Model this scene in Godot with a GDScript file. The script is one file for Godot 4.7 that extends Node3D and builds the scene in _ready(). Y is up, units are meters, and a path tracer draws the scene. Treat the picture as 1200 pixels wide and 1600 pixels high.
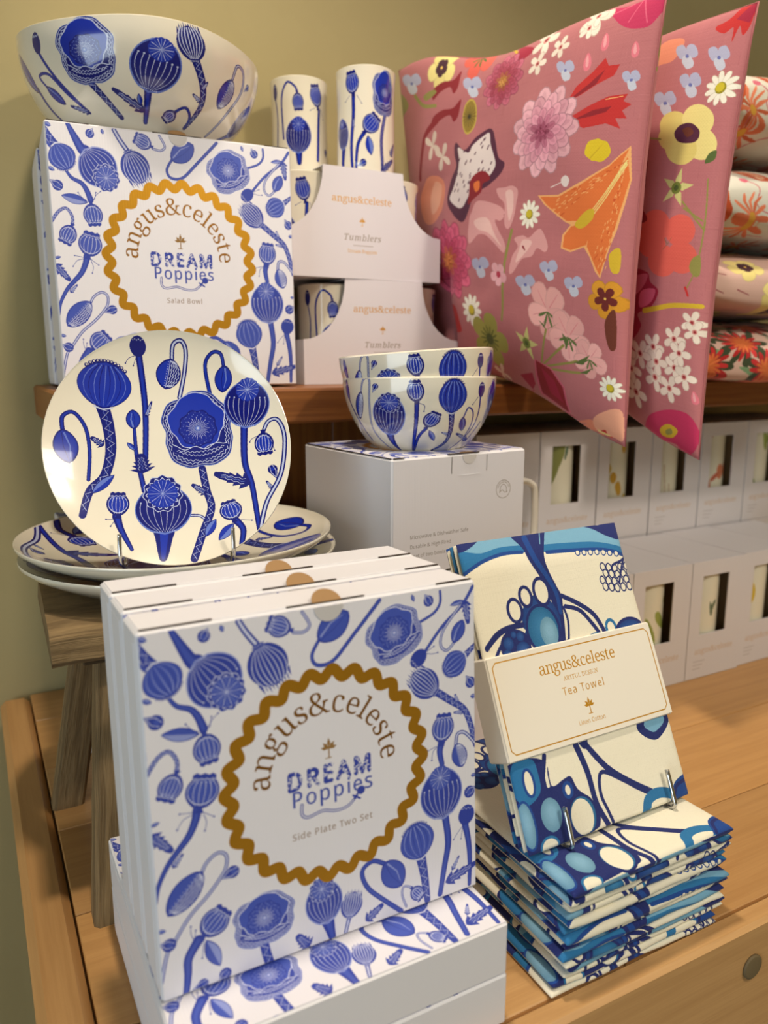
extends Node3D
# A shop display: blue poppy tableware and gift boxes, tea towels, floral cushions on a riser.
# World: table top y = 0, x runs along the table, -z is the back wall. Units are metres.

var rng := RandomNumberGenerator.new()
var M := {}
var used := {}

# ---------------------------------------------------------------- camera, light
func setup_view() -> void:
	var cam := Camera3D.new()
	cam.name = "camera"
	add_child(cam)
	cam.position = Vector3(0, 0.40, 0)
	cam.rotation = Vector3(deg_to_rad(-11.1), deg_to_rad(-28.0), 0)
	var at := CameraAttributesPhysical.new()
	at.frustum_focal_length = 18.3
	at.frustum_focus_distance = 0.60
	at.exposure_aperture = 4.0
	cam.attributes = at
	cam.fov = 66.5
	cam.near = 0.02
	cam.current = true
	var we := WorldEnvironment.new()
	we.name = "environment"
	var e := Environment.new()
	var sky := Sky.new()
	var sm := ProceduralSkyMaterial.new()
	sm.sky_top_color = Color(0.55, 0.68, 0.86)
	sm.sky_horizon_color = Color(0.86, 0.90, 0.94)
	sm.ground_bottom_color = Color(0.35, 0.34, 0.32)
	sm.ground_horizon_color = Color(0.7, 0.7, 0.68)
	sm.sun_angle_max = 1.0
	sky.sky_material = sm
	e.sky = sky
	e.background_mode = Environment.BG_SKY
	e.background_energy_multiplier = 1.0
	e.ambient_light_source = Environment.AMBIENT_SOURCE_SKY
	e.tonemap_mode = Environment.TONE_MAPPER_LINEAR
	e.tonemap_exposure = 0.80
	e.sdfgi_enabled = true
	e.ssao_enabled = true
	e.ssil_enabled = true
	we.environment = e
	add_child(we)
	# daylight that the shop window lets in, just inside its pane (the pane is built in room())
	area("window_daylight", Vector3(-1.66, 0.25, 0.75), Vector3(0.0, 0.25, 0.75), Vector2(1.6, 1.1), Color(0.90, 0.96, 1.0), 2.9)

func area(called: String, at: Vector3, look: Vector3, size: Vector2, col: Color, energy: float) -> void:
	var a := AreaLight3D.new()
	a.name = called
	add_child(a)
	a.look_at_from_position(at, look, Vector3.UP)
	a.area_size = size
	a.area_range = 12.0
	a.light_color = col
	a.light_energy = energy
	a.shadow_enabled = true

# ---------------------------------------------------------------- scene helpers
func numbered(called: String) -> String:
	if not used.has(called):
		used[called] = 0
		return called
	used[called] += 1
	return "%s_%03d" % [called, used[called]]

func tag(o: Node, label: String, category: String, group := "") -> void:
	o.set_meta("label", label)
	o.set_meta("category", category)
	if group != "":
		o.set_meta("group", group)

func thing(called: String, label: String, category: String, at := Vector3.ZERO, turn := 0.0, group := "") -> Node3D:
	var o := Node3D.new()
	o.name = numbered(called)
	add_child(o)
	o.position = at
	o.rotation_degrees.y = turn
	tag(o, label, category, group)
	return o

func part(called: String, mesh: Mesh, mat: Material, parent: Node, at := Vector3.ZERO) -> MeshInstance3D:
	var o := MeshInstance3D.new()
	o.name = called
	o.mesh = mesh
	if mat != null:
		o.material_override = mat
	parent.add_child(o, true)
	o.position = at
	return o

func struct(called: String, mesh: Mesh, mat: Material, at := Vector3.ZERO) -> MeshInstance3D:
	var o := part(called, mesh, mat, self, at)
	o.set_meta("kind", "structure")
	return o

func copy(o: Node3D, called: String, label: String, at: Vector3, turn: float, group := "") -> Node3D:
	var c: Node3D = o.duplicate()
	c.name = numbered(called)
	add_child(c)
	c.position = at
	c.rotation_degrees = Vector3(0, turn, 0)
	c.set_meta("label", label)
	if group != "":
		c.set_meta("group", group)
	return c

# ---------------------------------------------------------------- mesh helpers
func tri(st: SurfaceTool, a: Vector3, b: Vector3, c: Vector3, n: Vector3, ua := Vector2.ZERO, ub := Vector2.ZERO, uc := Vector2.ZERO) -> void:
	# front faces run clockwise: flip when the given outward normal disagrees
	var g := (b - a).cross(c - a)
	var vs := [a, b, c]
	var us := [ua, ub, uc]
	if g.dot(n) > 0.0:
		vs = [a, c, b]
		us = [ua, uc, ub]
	for i in 3:
		st.set_normal(n)
		st.set_uv(us[i])
		st.add_vertex(vs[i])

func grain_uv(p: Vector3, n: Vector3, axis: int, off: Vector2) -> Vector2:
	var k := 0
	var best := 0.0
	for i in 3:
		if absf(n[i]) > best:
			best = absf(n[i])
			k = i
	if k == axis:
		var i1 := (axis + 1) % 3
		var i2 := (axis + 2) % 3
		return Vector2(p[i1] * 0.3, p[i2]) + off
	var other := 3 - k - axis
	return Vector2(p[axis], p[other]) + off

# chamfered box, base at y = 0, centred in x and z
func cbox(w: float, h: float, d: float, c: float, axis := 0, off := Vector2.ZERO, st: SurfaceTool = null, at := Vector3.ZERO) -> ArrayMesh:
	var own := st == null
	if own:
		st = SurfaceTool.new()
		st.begin(Mesh.PRIMITIVE_TRIANGLES)
	c = minf(c, minf(w, minf(h, d)) * 0.45)
	var hs := Vector3(w, h, d) * 0.5
	var mid := at + Vector3(0, h * 0.5, 0)
	var vtx := func(s: Vector3, face: int) -> Vector3:
		var p := Vector3(s.x * hs.x, s.y * hs.y, s.z * hs.z)
		for i in 3:
			if i != face:
				p[i] -= s[i] * c
		return mid + p
	var put := func(a: Vector3, b: Vector3, cc: Vector3, n: Vector3) -> void:
		tri(st, a, b, cc, n, grain_uv(a - mid, n, axis, off), grain_uv(b - mid, n, axis, off), grain_uv(cc - mid, n, axis, off))
	for f in 3:
		var i := (f + 1) % 3
		var j := (f + 2) % 3
		for s in [-1.0, 1.0]:
			var n := Vector3.ZERO
			n[f] = s
			var q := []
			for ij in [[-1, -1], [1, -1], [1, 1], [-1, 1]]:
				var sg := Vector3.ZERO
				sg[f] = s
				sg[i] = ij[0]
				sg[j] = ij[1]
				q.append(vtx.call(sg, f))
			put.call(q[0], q[1], q[2], n)
			put.call(q[0], q[2], q[3], n)
	if c > 0.0:
		for f in 3:       # edge along axis f, between faces i and j
			var i := (f + 1) % 3
			var j := (f + 2) % 3
			for si in [-1.0, 1.0]:
				for sj in [-1.0, 1.0]:
					var a := Vector3.ZERO
					a[i] = si
					a[j] = sj
					var b := a
					a[f] = -1.0
					b[f] = 1.0
					var n := Vector3.ZERO
					n[i] = si
					n[j] = sj
					n = n.normalized()
					var p0: Vector3 = vtx.call(a, i)
					var p1: Vector3 = vtx.call(b, i)
					var p2: Vector3 = vtx.call(b, j)
					var p3: Vector3 = vtx.call(a, j)
					put.call(p0, p1, p2, n)
					put.call(p0, p2, p3, n)
		for sx in [-1.0, 1.0]:
			for sy in [-1.0, 1.0]:
				for sz in [-1.0, 1.0]:
					var s := Vector3(sx, sy, sz)
					put.call(vtx.call(s, 0), vtx.call(s, 1), vtx.call(s, 2), s.normalized())
	return st.commit() if own else null

# thin panel in the xy plane, base at y = 0, front (+z) carries uv 0..1 with v downwards
func panel(w: float, h: float, t: float) -> ArrayMesh:
	var st := SurfaceTool.new()
	st.begin(Mesh.PRIMITIVE_TRIANGLES)
	var x := w * 0.5
	var a := [Vector3(-x, 0, t), Vector3(x, 0, t), Vector3(x, h, t), Vector3(-x, h, t)]
	var u := [Vector2(0, 1), Vector2(1, 1), Vector2(1, 0), Vector2(0, 0)]
	tri(st, a[0], a[1], a[2], Vector3.BACK, u[0], u[1], u[2])
	tri(st, a[0], a[2], a[3], Vector3.BACK, u[0], u[2], u[3])
	for k in 4:
		var p: Vector3 = a[k]
		var q: Vector3 = a[(k + 1) % 4]
		var n := (q - p).cross(Vector3.BACK).normalized()
		var back := Vector3(0, 0, -t)
		tri(st, p, q, q + back, n, u[k], u[(k + 1) % 4], u[(k + 1) % 4])
		tri(st, p, q + back, p + back, n, u[k], u[(k + 1) % 4], u[k])
	return st.commit()

# smooth grid of points, nu x nv, optional wrap in u
func grid_mesh(pts: PackedVector3Array, uvs: PackedVector2Array, nu: int, nv: int, st: SurfaceTool = null) -> ArrayMesh:
	var own := st == null
	if own:
		st = SurfaceTool.new()
		st.begin(Mesh.PRIMITIVE_TRIANGLES)
	st.set_smooth_group(0)
	for j in nv - 1:
		for i in nu - 1:
			var a := j * nu + i
			for k in [a, a + 1, a + nu + 1, a, a + nu + 1, a + nu]:
				st.set_uv(uvs[k])
				st.add_vertex(pts[k])
	return finish(st) if own else null

func finish(st: SurfaceTool) -> ArrayMesh:
	st.index()
	st.generate_normals()
	var arr := st.commit_to_arrays()
	var vs: PackedVector3Array = arr[Mesh.ARRAY_VERTEX]
	var ns: PackedVector3Array = arr[Mesh.ARRAY_NORMAL]
	var mid := Vector3.ZERO
	for v in vs:
		mid += v
	mid /= vs.size()
	var sum := 0.0
	for i in vs.size():
		sum += ns[i].dot(vs[i] - mid)
	if sum < 0.0:           # turned inside out: flip
		for i in ns.size():
			ns[i] = -ns[i]
		arr[Mesh.ARRAY_NORMAL] = ns
		var ix: PackedInt32Array = arr[Mesh.ARRAY_INDEX]
		for t in range(0, ix.size(), 3):
			var q := ix[t + 1]
			ix[t + 1] = ix[t + 2]
			ix[t + 2] = q
		arr[Mesh.ARRAY_INDEX] = ix
	var m := ArrayMesh.new()
	m.add_surface_from_arrays(Mesh.PRIMITIVE_TRIANGLES, arr)
	return m

# lathe: profile of (r, y); shape(angle, r, y) may bend it; v runs from v0 to v1 by arc length
func lathe(profile: Array, seg: int, shape: Callable, planar := 0.0) -> ArrayMesh:
	var n := profile.size()
	var len := [0.0]
	for i in range(1, n):
		len.append(len[i - 1] + (profile[i] - profile[i - 1]).length())
	var total: float = maxf(len[n - 1], 1e-6)
	var nrm := PackedVector3Array()
	var pts := PackedVector3Array()
	var uvs := PackedVector2Array()
	var idx := PackedInt32Array()
	for j in n:
		for i in seg + 1:
			var a := TAU * i / seg
			var p: Vector3 = shape.call(a, profile[j].x, profile[j].y)
			pts.append(p)
			if planar > 0.0:
				uvs.append(Vector2(0.5 + p.x / planar * 0.5, 0.5 + p.z / planar * 0.5))
			else:
				uvs.append(Vector2(0.5 + float(i) / seg, 1.0 - len[j] / total))
	nrm.resize(pts.size())
	for j in n - 1:
		for i in seg:
			var a := j * (seg + 1) + i
			var b := a + 1
			var c := a + seg + 1
			var d := c + 1
			var g := (pts[b] - pts[a]).cross(pts[c] - pts[a]) + (pts[c] - pts[d]).cross(pts[b] - pts[d])
			for k in [a, b, c, d]:
				nrm[k] += g
			idx.append_array(PackedInt32Array([a, b, c, b, d, c]))
	for j in n:
		var s := nrm[j * (seg + 1)] + nrm[j * (seg + 1) + seg]
		nrm[j * (seg + 1)] = s
		nrm[j * (seg + 1) + seg] = s
	for i in nrm.size():
		nrm[i] = nrm[i].normalized() if nrm[i].length() > 0.0 else Vector3.UP
	var fl := PackedInt32Array()
	for t in range(0, idx.size(), 3):
		fl.append_array(PackedInt32Array([idx[t], idx[t + 2], idx[t + 1]]))
	var arr := []
	arr.resize(Mesh.ARRAY_MAX)
	arr[Mesh.ARRAY_VERTEX] = pts
	arr[Mesh.ARRAY_NORMAL] = nrm
	arr[Mesh.ARRAY_TEX_UV] = uvs
	arr[Mesh.ARRAY_INDEX] = fl
	var m := ArrayMesh.new()
	m.add_surface_from_arrays(Mesh.PRIMITIVE_TRIANGLES, arr)
	return m

func round_shape(a: float, r: float, y: float) -> Vector3:
	return Vector3(r * sin(a), y, r * cos(a))

func tube(path: Array, r: float, n := 8) -> ArrayMesh:
	var st := SurfaceTool.new()
	st.begin(Mesh.PRIMITIVE_TRIANGLES)
	var pts := PackedVector3Array()
	var uvs := PackedVector2Array()
	var side := Vector3.ZERO
	for k in path.size():
		var t: Vector3 = (path[mini(k + 1, path.size() - 1)] - path[maxi(k - 1, 0)]).normalized()
		if side == Vector3.ZERO:
			side = t.cross(Vector3.UP if absf(t.y) < 0.9 else Vector3.RIGHT).normalized()
		side = (side - t * side.dot(t)).normalized()
		var up := t.cross(side)
		for i in n + 1:
			var a := TAU * i / n
			pts.append(path[k] + (side * cos(a) + up * sin(a)) * r)
			uvs.append(Vector2(float(i) / n, float(k) / path.size()))
	grid_mesh(pts, uvs, n + 1, path.size(), st)
	for e in [0, path.size() - 1]:
		for i in n:
			for q in [e * (n + 1) + i, e * (n + 1) + i + 1, -1]:
				st.add_vertex(path[e] if q < 0 else pts[q])
	return finish(st)

func smooth_path(p: Array, sub := 5) -> Array:
	var out := []
	for i in p.size() - 1:
		for k in sub:
			var a = p[maxi(i - 1, 0)]
			var d = p[mini(i + 2, p.size() - 1)]
			out.append(p[i].cubic_interpolate(p[i + 1], a, d, float(k) / sub))
	out.append(p[p.size() - 1])
	return out

# flat polygon pushed out along z (base at z = 0, front at z = t); uv over its bounds
func slab_poly(poly: PackedVector2Array, t: float) -> ArrayMesh:
	var st := SurfaceTool.new()
	st.begin(Mesh.PRIMITIVE_TRIANGLES)
	var lo := poly[0]
	var hi := poly[0]
	for p in poly:
		lo = Vector2(minf(lo.x, p.x), minf(lo.y, p.y))
		hi = Vector2(maxf(hi.x, p.x), maxf(hi.y, p.y))
	var id := Geometry2D.triangulate_polygon(poly)
	var uv := func(p: Vector2) -> Vector2:
		return Vector2((p.x - lo.x) / (hi.x - lo.x), 1.0 - (p.y - lo.y) / (hi.y - lo.y))
	for k in range(0, id.size(), 3):
		var a := poly[id[k]]
		var b := poly[id[k + 1]]
		var c := poly[id[k + 2]]
		tri(st, Vector3(a.x, a.y, t), Vector3(b.x, b.y, t), Vector3(c.x, c.y, t), Vector3.BACK, uv.call(a), uv.call(b), uv.call(c))
		tri(st, Vector3(a.x, a.y, 0), Vector3(b.x, b.y, 0), Vector3(c.x, c.y, 0), Vector3.FORWARD, uv.call(a), uv.call(b), uv.call(c))
	var cw := Geometry2D.is_polygon_clockwise(poly)
	for k in poly.size():
		var p := poly[k]
		var q := poly[(k + 1) % poly.size()]
		var n2 := Vector2(q.y - p.y, p.x - q.x).normalized() * (-1.0 if cw else 1.0)
		var n := Vector3(n2.x, n2.y, 0)
		tri(st, Vector3(p.x, p.y, 0), Vector3(q.x, q.y, 0), Vector3(q.x, q.y, t), n, uv.call(p), uv.call(q), uv.call(q))
		tri(st, Vector3(p.x, p.y, 0), Vector3(q.x, q.y, t), Vector3(p.x, p.y, t), n, uv.call(p), uv.call(q), uv.call(p))
	return st.commit()

# ---------------------------------------------------------------- a small painter for printed surfaces
class Canvas:
	var im: Image
	var met: Image = null
	var foil := false
	var w: int
	var h: int
	func _init(ww: int, hh: int, back: Color, with_foil := false) -> void:
		w = ww
		h = hh
		im = Image.create(w, h, false, Image.FORMAT_RGB8)
		im.fill(back)
		if with_foil:
			met = Image.create(w, h, false, Image.FORMAT_L8)
			met.fill(Color.BLACK)
	func span(y: int, x0: int, x1: int, c: Color) -> void:
		x0 = maxi(x0, 0)
		x1 = mini(x1, w)
		if x1 > x0:
			im.fill_rect(Rect2i(x0, y, x1 - x0, 1), c)
			if foil:
				met.fill_rect(Rect2i(x0, y, x1 - x0, 1), Color.WHITE)
	func poly(p: PackedVector2Array, c: Color) -> void:
		var lo := 1e9
		var hi := -1e9
		for q in p:
			lo = minf(lo, q.y)
			hi = maxf(hi, q.y)
		var n := p.size()
		for y in range(maxi(0, int(ceil(lo - 0.5))), mini(h, int(floor(hi - 0.5)) + 1)):
			var yc := y + 0.5
			var xs := PackedFloat32Array()
			for i in n:
				var a := p[i]
				var b := p[(i + 1) % n]
				if (a.y <= yc) != (b.y <= yc):
					xs.append(a.x + (yc - a.y) / (b.y - a.y) * (b.x - a.x))
			xs.sort()
			for k in range(0, xs.size() - 1, 2):
				span(y, int(round(xs[k])), int(round(xs[k + 1])), c)
	func oval(m: Vector2, rx: float, ry: float, c: Color) -> void:
		for y in range(maxi(0, int(m.y - ry)), mini(h, int(m.y + ry) + 1)):
			var t := (y + 0.5 - m.y) / ry
			if absf(t) < 1.0:
				var x := rx * sqrt(1.0 - t * t)
				span(y, int(round(m.x - x)), int(round(m.x + x)), c)
	func dot(m: Vector2, r: float, c: Color) -> void:
		oval(m, r, r, c)
	func curve(p: PackedVector2Array, sub := 6) -> PackedVector2Array:
		var out := PackedVector2Array()
		for i in p.size() - 1:
			for k in sub:
				out.append(p[i].cubic_interpolate(p[i + 1], p[maxi(i - 1, 0)], p[mini(i + 2, p.size() - 1)], float(k) / sub))
		out.append(p[p.size() - 1])
		return out
	func line(p: PackedVector2Array, w0: float, w1: float, c: Color) -> void:
		var n := p.size()
		if n < 2:
			return
		var l := PackedVector2Array()
		var r := PackedVector2Array()
		for i in n:
			var t := (p[mini(i + 1, n - 1)] - p[maxi(i - 1, 0)]).normalized()
			var s := Vector2(-t.y, t.x) * lerpf(w0, w1, float(i) / (n - 1)) * 0.5
			l.append(p[i] + s)
			r.append(p[i] - s)
		for i in n - 1:
			poly(PackedVector2Array([l[i], l[i + 1], r[i + 1], r[i]]), c)
			var ww := lerpf(w0, w1, float(i) / (n - 1)) * 0.5
			if ww > 1.5:
				dot(p[i], ww, c)
		if w1 > 3.0:
			dot(p[n - 1], w1 * 0.5, c)
	func texture() -> ImageTexture:
		im.generate_mipmaps()
		return ImageTexture.create_from_image(im)
	func foil_texture() -> ImageTexture:
		met.generate_mipmaps()
		return ImageTexture.create_from_image(met)

func blob(m: Vector2, r: float, n: int, f: Callable) -> PackedVector2Array:
	var p := PackedVector2Array()
	for i in n:
		var a := TAU * i / n
		p.append(m + Vector2(cos(a), sin(a)) * r * float(f.call(a)))
	return p

# ---- poppy motifs: base B, tip T, half width hw; ink colours in `k`
func motif(c: Canvas, d: Array, k: Dictionary, off := Vector2.ZERO) -> void:
	var kind: String = d[0]
	if kind == "stem":
		var pts := PackedVector2Array()
		for i in range(4, d.size(), 2):
			pts.append(Vector2(d[i], d[i + 1]) + off)
		stem(c, c.curve(pts), d[1], d[2], d[3], k)
		return
	if kind == "whisk":
		var pts := PackedVector2Array()
		for i in range(1, d.size(), 2):
			pts.append(Vector2(d[i], d[i + 1]) + off)
		var q := c.curve(pts) if pts.size() > 2 else pts
		c.line(q, k.fine, k.fine * 0.7, k.dark)
		c.dot(pts[pts.size() - 1], k.fine * 1.3, k.dark)
		return
	var B := Vector2(d[1], d[2]) + off
	var T := Vector2(d[3], d[4]) + off
	var hw: float = d[5]
	var ax := T - B
	var L := ax.length()
	var u := ax / L
	var v := Vector2(-u.y, u.x)
	var P := func(s: float, t: float) -> Vector2:
		return B + u * (s * L) + v * (t * hw)
	var body := func(s0: float, s1: float, grow: float, pw: float) -> PackedVector2Array:
		var p := PackedVector2Array()
		for side in [1.0, -1.0]:
			for i in 17:
				var q := i / 16.0
				if side < 0:
					q = 1.0 - q
				var s := lerpf(s0, s1, q)
				var t := pow(maxf(sin(PI * q), 0.0), pw) * (1.0 + grow / hw)
				p.append(P.call(s + (q - 0.5) * 2.0 * grow / L, side * t))
		return p
	var fine: float = k.fine
	match kind:
		"fringe":
			for i in 12:
				var q := -0.72 + 1.44 * i / 11.0
				var s := 0.5 + 0.5 * sqrt(maxf(0.0, 1.0 - q * q))
				c.dot(P.call(s + 0.02, q), hw * 0.075, k.dark)
				c.dot(P.call(s + 0.03, q), hw * 0.035, k.back)
			c.poly(body.call(0.02, 1.0, fine, 0.55), k.dark)
			c.poly(body.call(0.03, 0.99, 0.0, 0.55), k.mid)
			for i in 9:
				var q := -0.8 + 1.6 * i / 8.0
				var pts := PackedVector2Array()
				for j in 7:
					var s := 0.06 + 0.86 * j / 6.0
					pts.append(P.call(s, q * pow(sin(PI * clampf(s, 0.03, 0.97)), 0.6)))
				c.line(pts, fine * 0.5, fine * 1.6, k.soft if i % 2 == 0 else k.dark)
			c.line(PackedVector2Array([P.call(0.03, -0.35), P.call(-0.02, 0.0), P.call(0.03, 0.35)]), fine * 2.5, fine * 2.5, k.light)
		"big", "bigtop":
			var disc := 0.52 if kind == "big" else 0.5
			c.poly(body.call(-0.02, 0.98, fine * 1.6, 0.5), k.soft)
			c.poly(body.call(0.0, 0.97, 0.0, 0.5), k.dark)
			for i in 8:
				var q := -0.85 + 1.7 * i / 7.0
				var pts := PackedVector2Array()
				for j in 8:
					var s := 0.05 + 0.58 * j / 7.0
					pts.append(P.call(s, q * pow(sin(PI * clampf(s, 0.02, 0.98)), 0.62)))
				c.line(pts, fine * 0.6, fine * 0.9, k.light)
				c.dot(pts[7], fine * 1.2, k.light)
			var m: Vector2 = P.call(0.80, 0.0)
			var r := hw * disc
			if kind == "big":
				c.poly(blob(m, r * 1.36, 48, func(a): return 1.0 + 0.06 * sin(a * 11.0)), k.light)
				c.poly(blob(m, r * 1.30, 48, func(a): return 1.0 + 0.06 * sin(a * 11.0)), k.dark)
				c.poly(blob(m, r * 1.12, 60, func(a): return 1.0 + 0.10 * sin(a * 15.0)), k.light)
				c.poly(blob(m, r * 1.04, 60, func(a): return 1.0 + 0.10 * sin(a * 15.0)), k.dark)
			c.poly(blob(m, r, 64, func(a): return 1.0 + 0.08 * absf(sin(a * 7.0))), k.mid)
			for i in 20:
				var a := TAU * i / 20.0
				c.line(PackedVector2Array([m, m + Vector2(cos(a), sin(a)) * r * 0.96]), fine * 0.4, fine * (0.9 if i % 2 == 0 else 0.6), k.light if i % 2 == 0 else k.soft)
			for i in 9:
				c.dot(P.call(0.03, -0.36 + 0.72 * i / 8.0), fine * 0.8, k.light)
		"comb":
			for i in 10:
				var q := -0.8 + 1.6 * i / 9.0
				c.poly(PackedVector2Array([P.call(0.80, q - 0.1), P.call(1.10 - 0.12 * q * q + 0.05 * (i % 2), q * 0.95), P.call(0.80, q + 0.1)]), k.dark)
			c.poly(body.call(0.0, 1.0, fine, 0.5), k.dark)
			for i in 8:
				var q := -0.86 + 1.72 * i / 7.0
				var pts := PackedVector2Array()
				for j in 9:
					var s := 0.06 + 0.9 * j / 8.0
					pts.append(P.call(s, q * pow(sin(PI * clampf(s * 0.85, 0.02, 0.98)), 0.7)))
				c.line(pts, fine * 0.8, fine * 1.5, k.light)
			c.poly(PackedVector2Array([P.call(-0.02, -0.34), P.call(0.06, -0.26), P.call(0.06, 0.26), P.call(-0.02, 0.34), P.call(-0.06, 0.0)]), k.dark)
			for i in 5:
				c.dot(P.call(0.0, -0.26 + 0.13 * i), fine * 0.8, k.light)
		"vase", "urn":
			c.poly(PackedVector2Array([P.call(-0.06, -0.30), P.call(0.06, -0.16), P.call(0.2, -0.4), P.call(0.2, 0.4), P.call(0.06, 0.16), P.call(-0.06, 0.30)]), k.dark)
			c.poly(body.call(0.06, 1.0, fine, 0.55), k.dark)
			c.poly(body.call(0.12, 0.95, -fine * 1.5, 0.5), k.light)
			c.poly(body.call(0.135, 0.94, -fine * 2.3, 0.5), k.mid)
			for i in 4:
				var q := -0.55 + 1.1 * i / 3.0
				var pts := PackedVector2Array()
				for j in 7:
					var s := 0.14 + 0.64 * j / 6.0
					pts.append(P.call(s, q * pow(sin(PI * clampf(s, 0.02, 0.98)), 0.7)))
				c.line(pts, fine * 0.6, fine * 1.0, k.light)
				c.dot(pts[6], fine * 1.1, k.light)
			var wide := 0.72 if kind == "vase" else 0.85
			var lip := PackedVector2Array([P.call(0.84, -wide)])
			for i in 7:
				lip.append(P.call(0.97 + 0.06 * (i % 2), -wide + wide * 2.0 * i / 6.0))
			lip.append(P.call(0.84, wide))
			c.poly(lip, k.dark)
			var edge := PackedVector2Array()
			for i in 9:
				edge.append(P.call(0.84 + 0.035 * (i % 2), -wide * 0.95 + wide * 1.9 * i / 8.0))
			c.line(c.curve(edge, 3), fine * 1.1, fine * 1.1, k.light)
		"bud":
			c.poly(body.call(-0.02, 1.02, fine, 0.62), k.dark)
			c.poly(body.call(0.0, 1.0, -fine * 0.8, 0.62), k.mid)
			c.line(PackedVector2Array([P.call(0.1, -0.1), P.call(0.5, -0.35), P.call(0.85, -0.15)]), fine * 3.0, fine * 1.0, k.soft)
			c.line(PackedVector2Array([P.call(0.08, 0.1), P.call(0.5, 0.2), P.call(0.95, 0.0)]), fine * 1.2, fine * 0.7, k.dark)
		"seed":
			c.poly(body.call(-0.08, 1.0, fine * 0.5, 0.5), k.dark)
			for i in 6:
				c.dot(P.call(0.78 + 0.05 * (i % 2), -0.6 + 1.2 * i / 5.0), fine * 0.9, k.light)
		"zig":
			c.poly(body.call(0.0, 1.0, fine * 1.3, 0.6), k.dark)
			var inner: PackedVector2Array = body.call(0.02, 0.98, -fine * 0.6, 0.6)
			var half := PackedVector2Array()
			for i in 17:
				half.append(inner[i])
			c.poly(half, k.mid)
			c.line(PackedVector2Array([P.call(0.04, 0.05), P.call(0.5, 0.0), P.call(0.96, 0.05)]), fine, fine, k.light)
			for row in 4:
				var z := PackedVector2Array()
				for j in 13:
					var s := 0.06 + 0.86 * j / 12.0
					var t := -(0.2 + 0.22 * row) * pow(sin(PI * s), 0.6)
					z.append(P.call(s, t + (0.055 if j % 2 == 0 else -0.055)))
				c.line(z, fine * 1.3, fine * 1.3, k.light)
			for j in 11:
				var s := 0.1 + 0.8 * j / 10.0
				c.dot(P.call(s, 0.18), fine * 0.75, k.light)
		"leaf":
			c.poly(body.call(0.0, 1.0, 0.0, 0.8), k.dark)
			var lf: PackedVector2Array = body.call(0.04, 0.98, -fine, 0.8)
			c.poly(lf, k.soft)
			var hf := PackedVector2Array()
			for i in 17:
				hf.append(lf[i])
			c.poly(hf, k.mid)
		"tear":
			var m: Vector2 = P.call(0.62, 0.0)
			c.poly(PackedVector2Array([P.call(0.0, 0.0), P.call(0.55, 0.85), P.call(0.75, 0.6), P.call(0.75, -0.6), P.call(0.55, -0.85)]), k.dark)
			c.dot(m, hw * 0.95, k.dark)
			c.line(PackedVector2Array([P.call(0.12, 0.0), P.call(0.5, 0.5), P.call(0.85, 0.3)]), fine, fine, k.light)
			c.line(PackedVector2Array([P.call(0.12, 0.0), P.call(0.5, -0.5), P.call(0.85, -0.3)]), fine, fine, k.light)
			c.dot(m + u * hw * 0.1, hw * 0.4, k.mid)
		"jag":
			var p := PackedVector2Array([B])
			for side in [1.0, -1.0]:
				var rowp := []
				for i in 5:
					var s := 0.18 + 0.8 * i / 4.0
					rowp.append(P.call(s - 0.1, side * 0.45))
					rowp.append(P.call(s + 0.1, side * (1.0 - 0.75 * i / 4.0)))
				if side < 0:
					p.append(P.call(1.1, 0.0))
					rowp.reverse()
				for q in rowp:
					p.append(q)
			c.poly(p, k.dark)
			for t in [-0.3, 0.0, 0.3]:
				var z := PackedVector2Array()
				for j in 8:
					z.append(P.call(0.18 + 0.1 * j, t * (1.0 - j * 0.08) + (0.08 if j % 2 == 0 else -0.08)))
				c.line(z, fine * 0.9, fine * 0.8, k.light if t != 0.0 else k.soft)
		"poppy":
			poppy(c, P.call(0.5, 0.0), hw, ax.angle(), L * 0.5 / hw, k)

func stem(c: Canvas, p: PackedVector2Array, w0: float, w1: float, style: int, k: Dictionary) -> void:
	var fine: float = k.fine
	if style == 0:
		c.line(p, w0, w1, k.dark)
		c.line(p, w0 * 0.45, w1 * 0.45, k.mid)
		return
	c.line(p, w0, w1, k.dark)
	if style == 1:
		c.line(p, w0 * 0.4, w1 * 0.4, k.light)
		return
	var len := 0.0
	var z := PackedVector2Array()
	var y := PackedVector2Array()
	var step := maxf((w0 + w1) * 0.28, 3.0)
	var flip := 1.0
	for i in p.size() - 1:
		var seg := p[i + 1] - p[i]
		var n := Vector2(-seg.y, seg.x).normalized()
		var sl := seg.length()
		while len < sl:
			var ww := lerpf(w0, w1, float(i) / p.size())
			z.append(p[i] + seg.normalized() * len + n * flip * ww * 0.32)
			y.append(p[i] + seg.normalized() * len - n * flip * ww * 0.12)
			flip = -flip
			len += step
		len -= sl
	c.line(z, fine * 1.1, fine * 1.1, k.light)
	c.line(y, fine * 0.7, fine * 0.7, k.soft)

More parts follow.
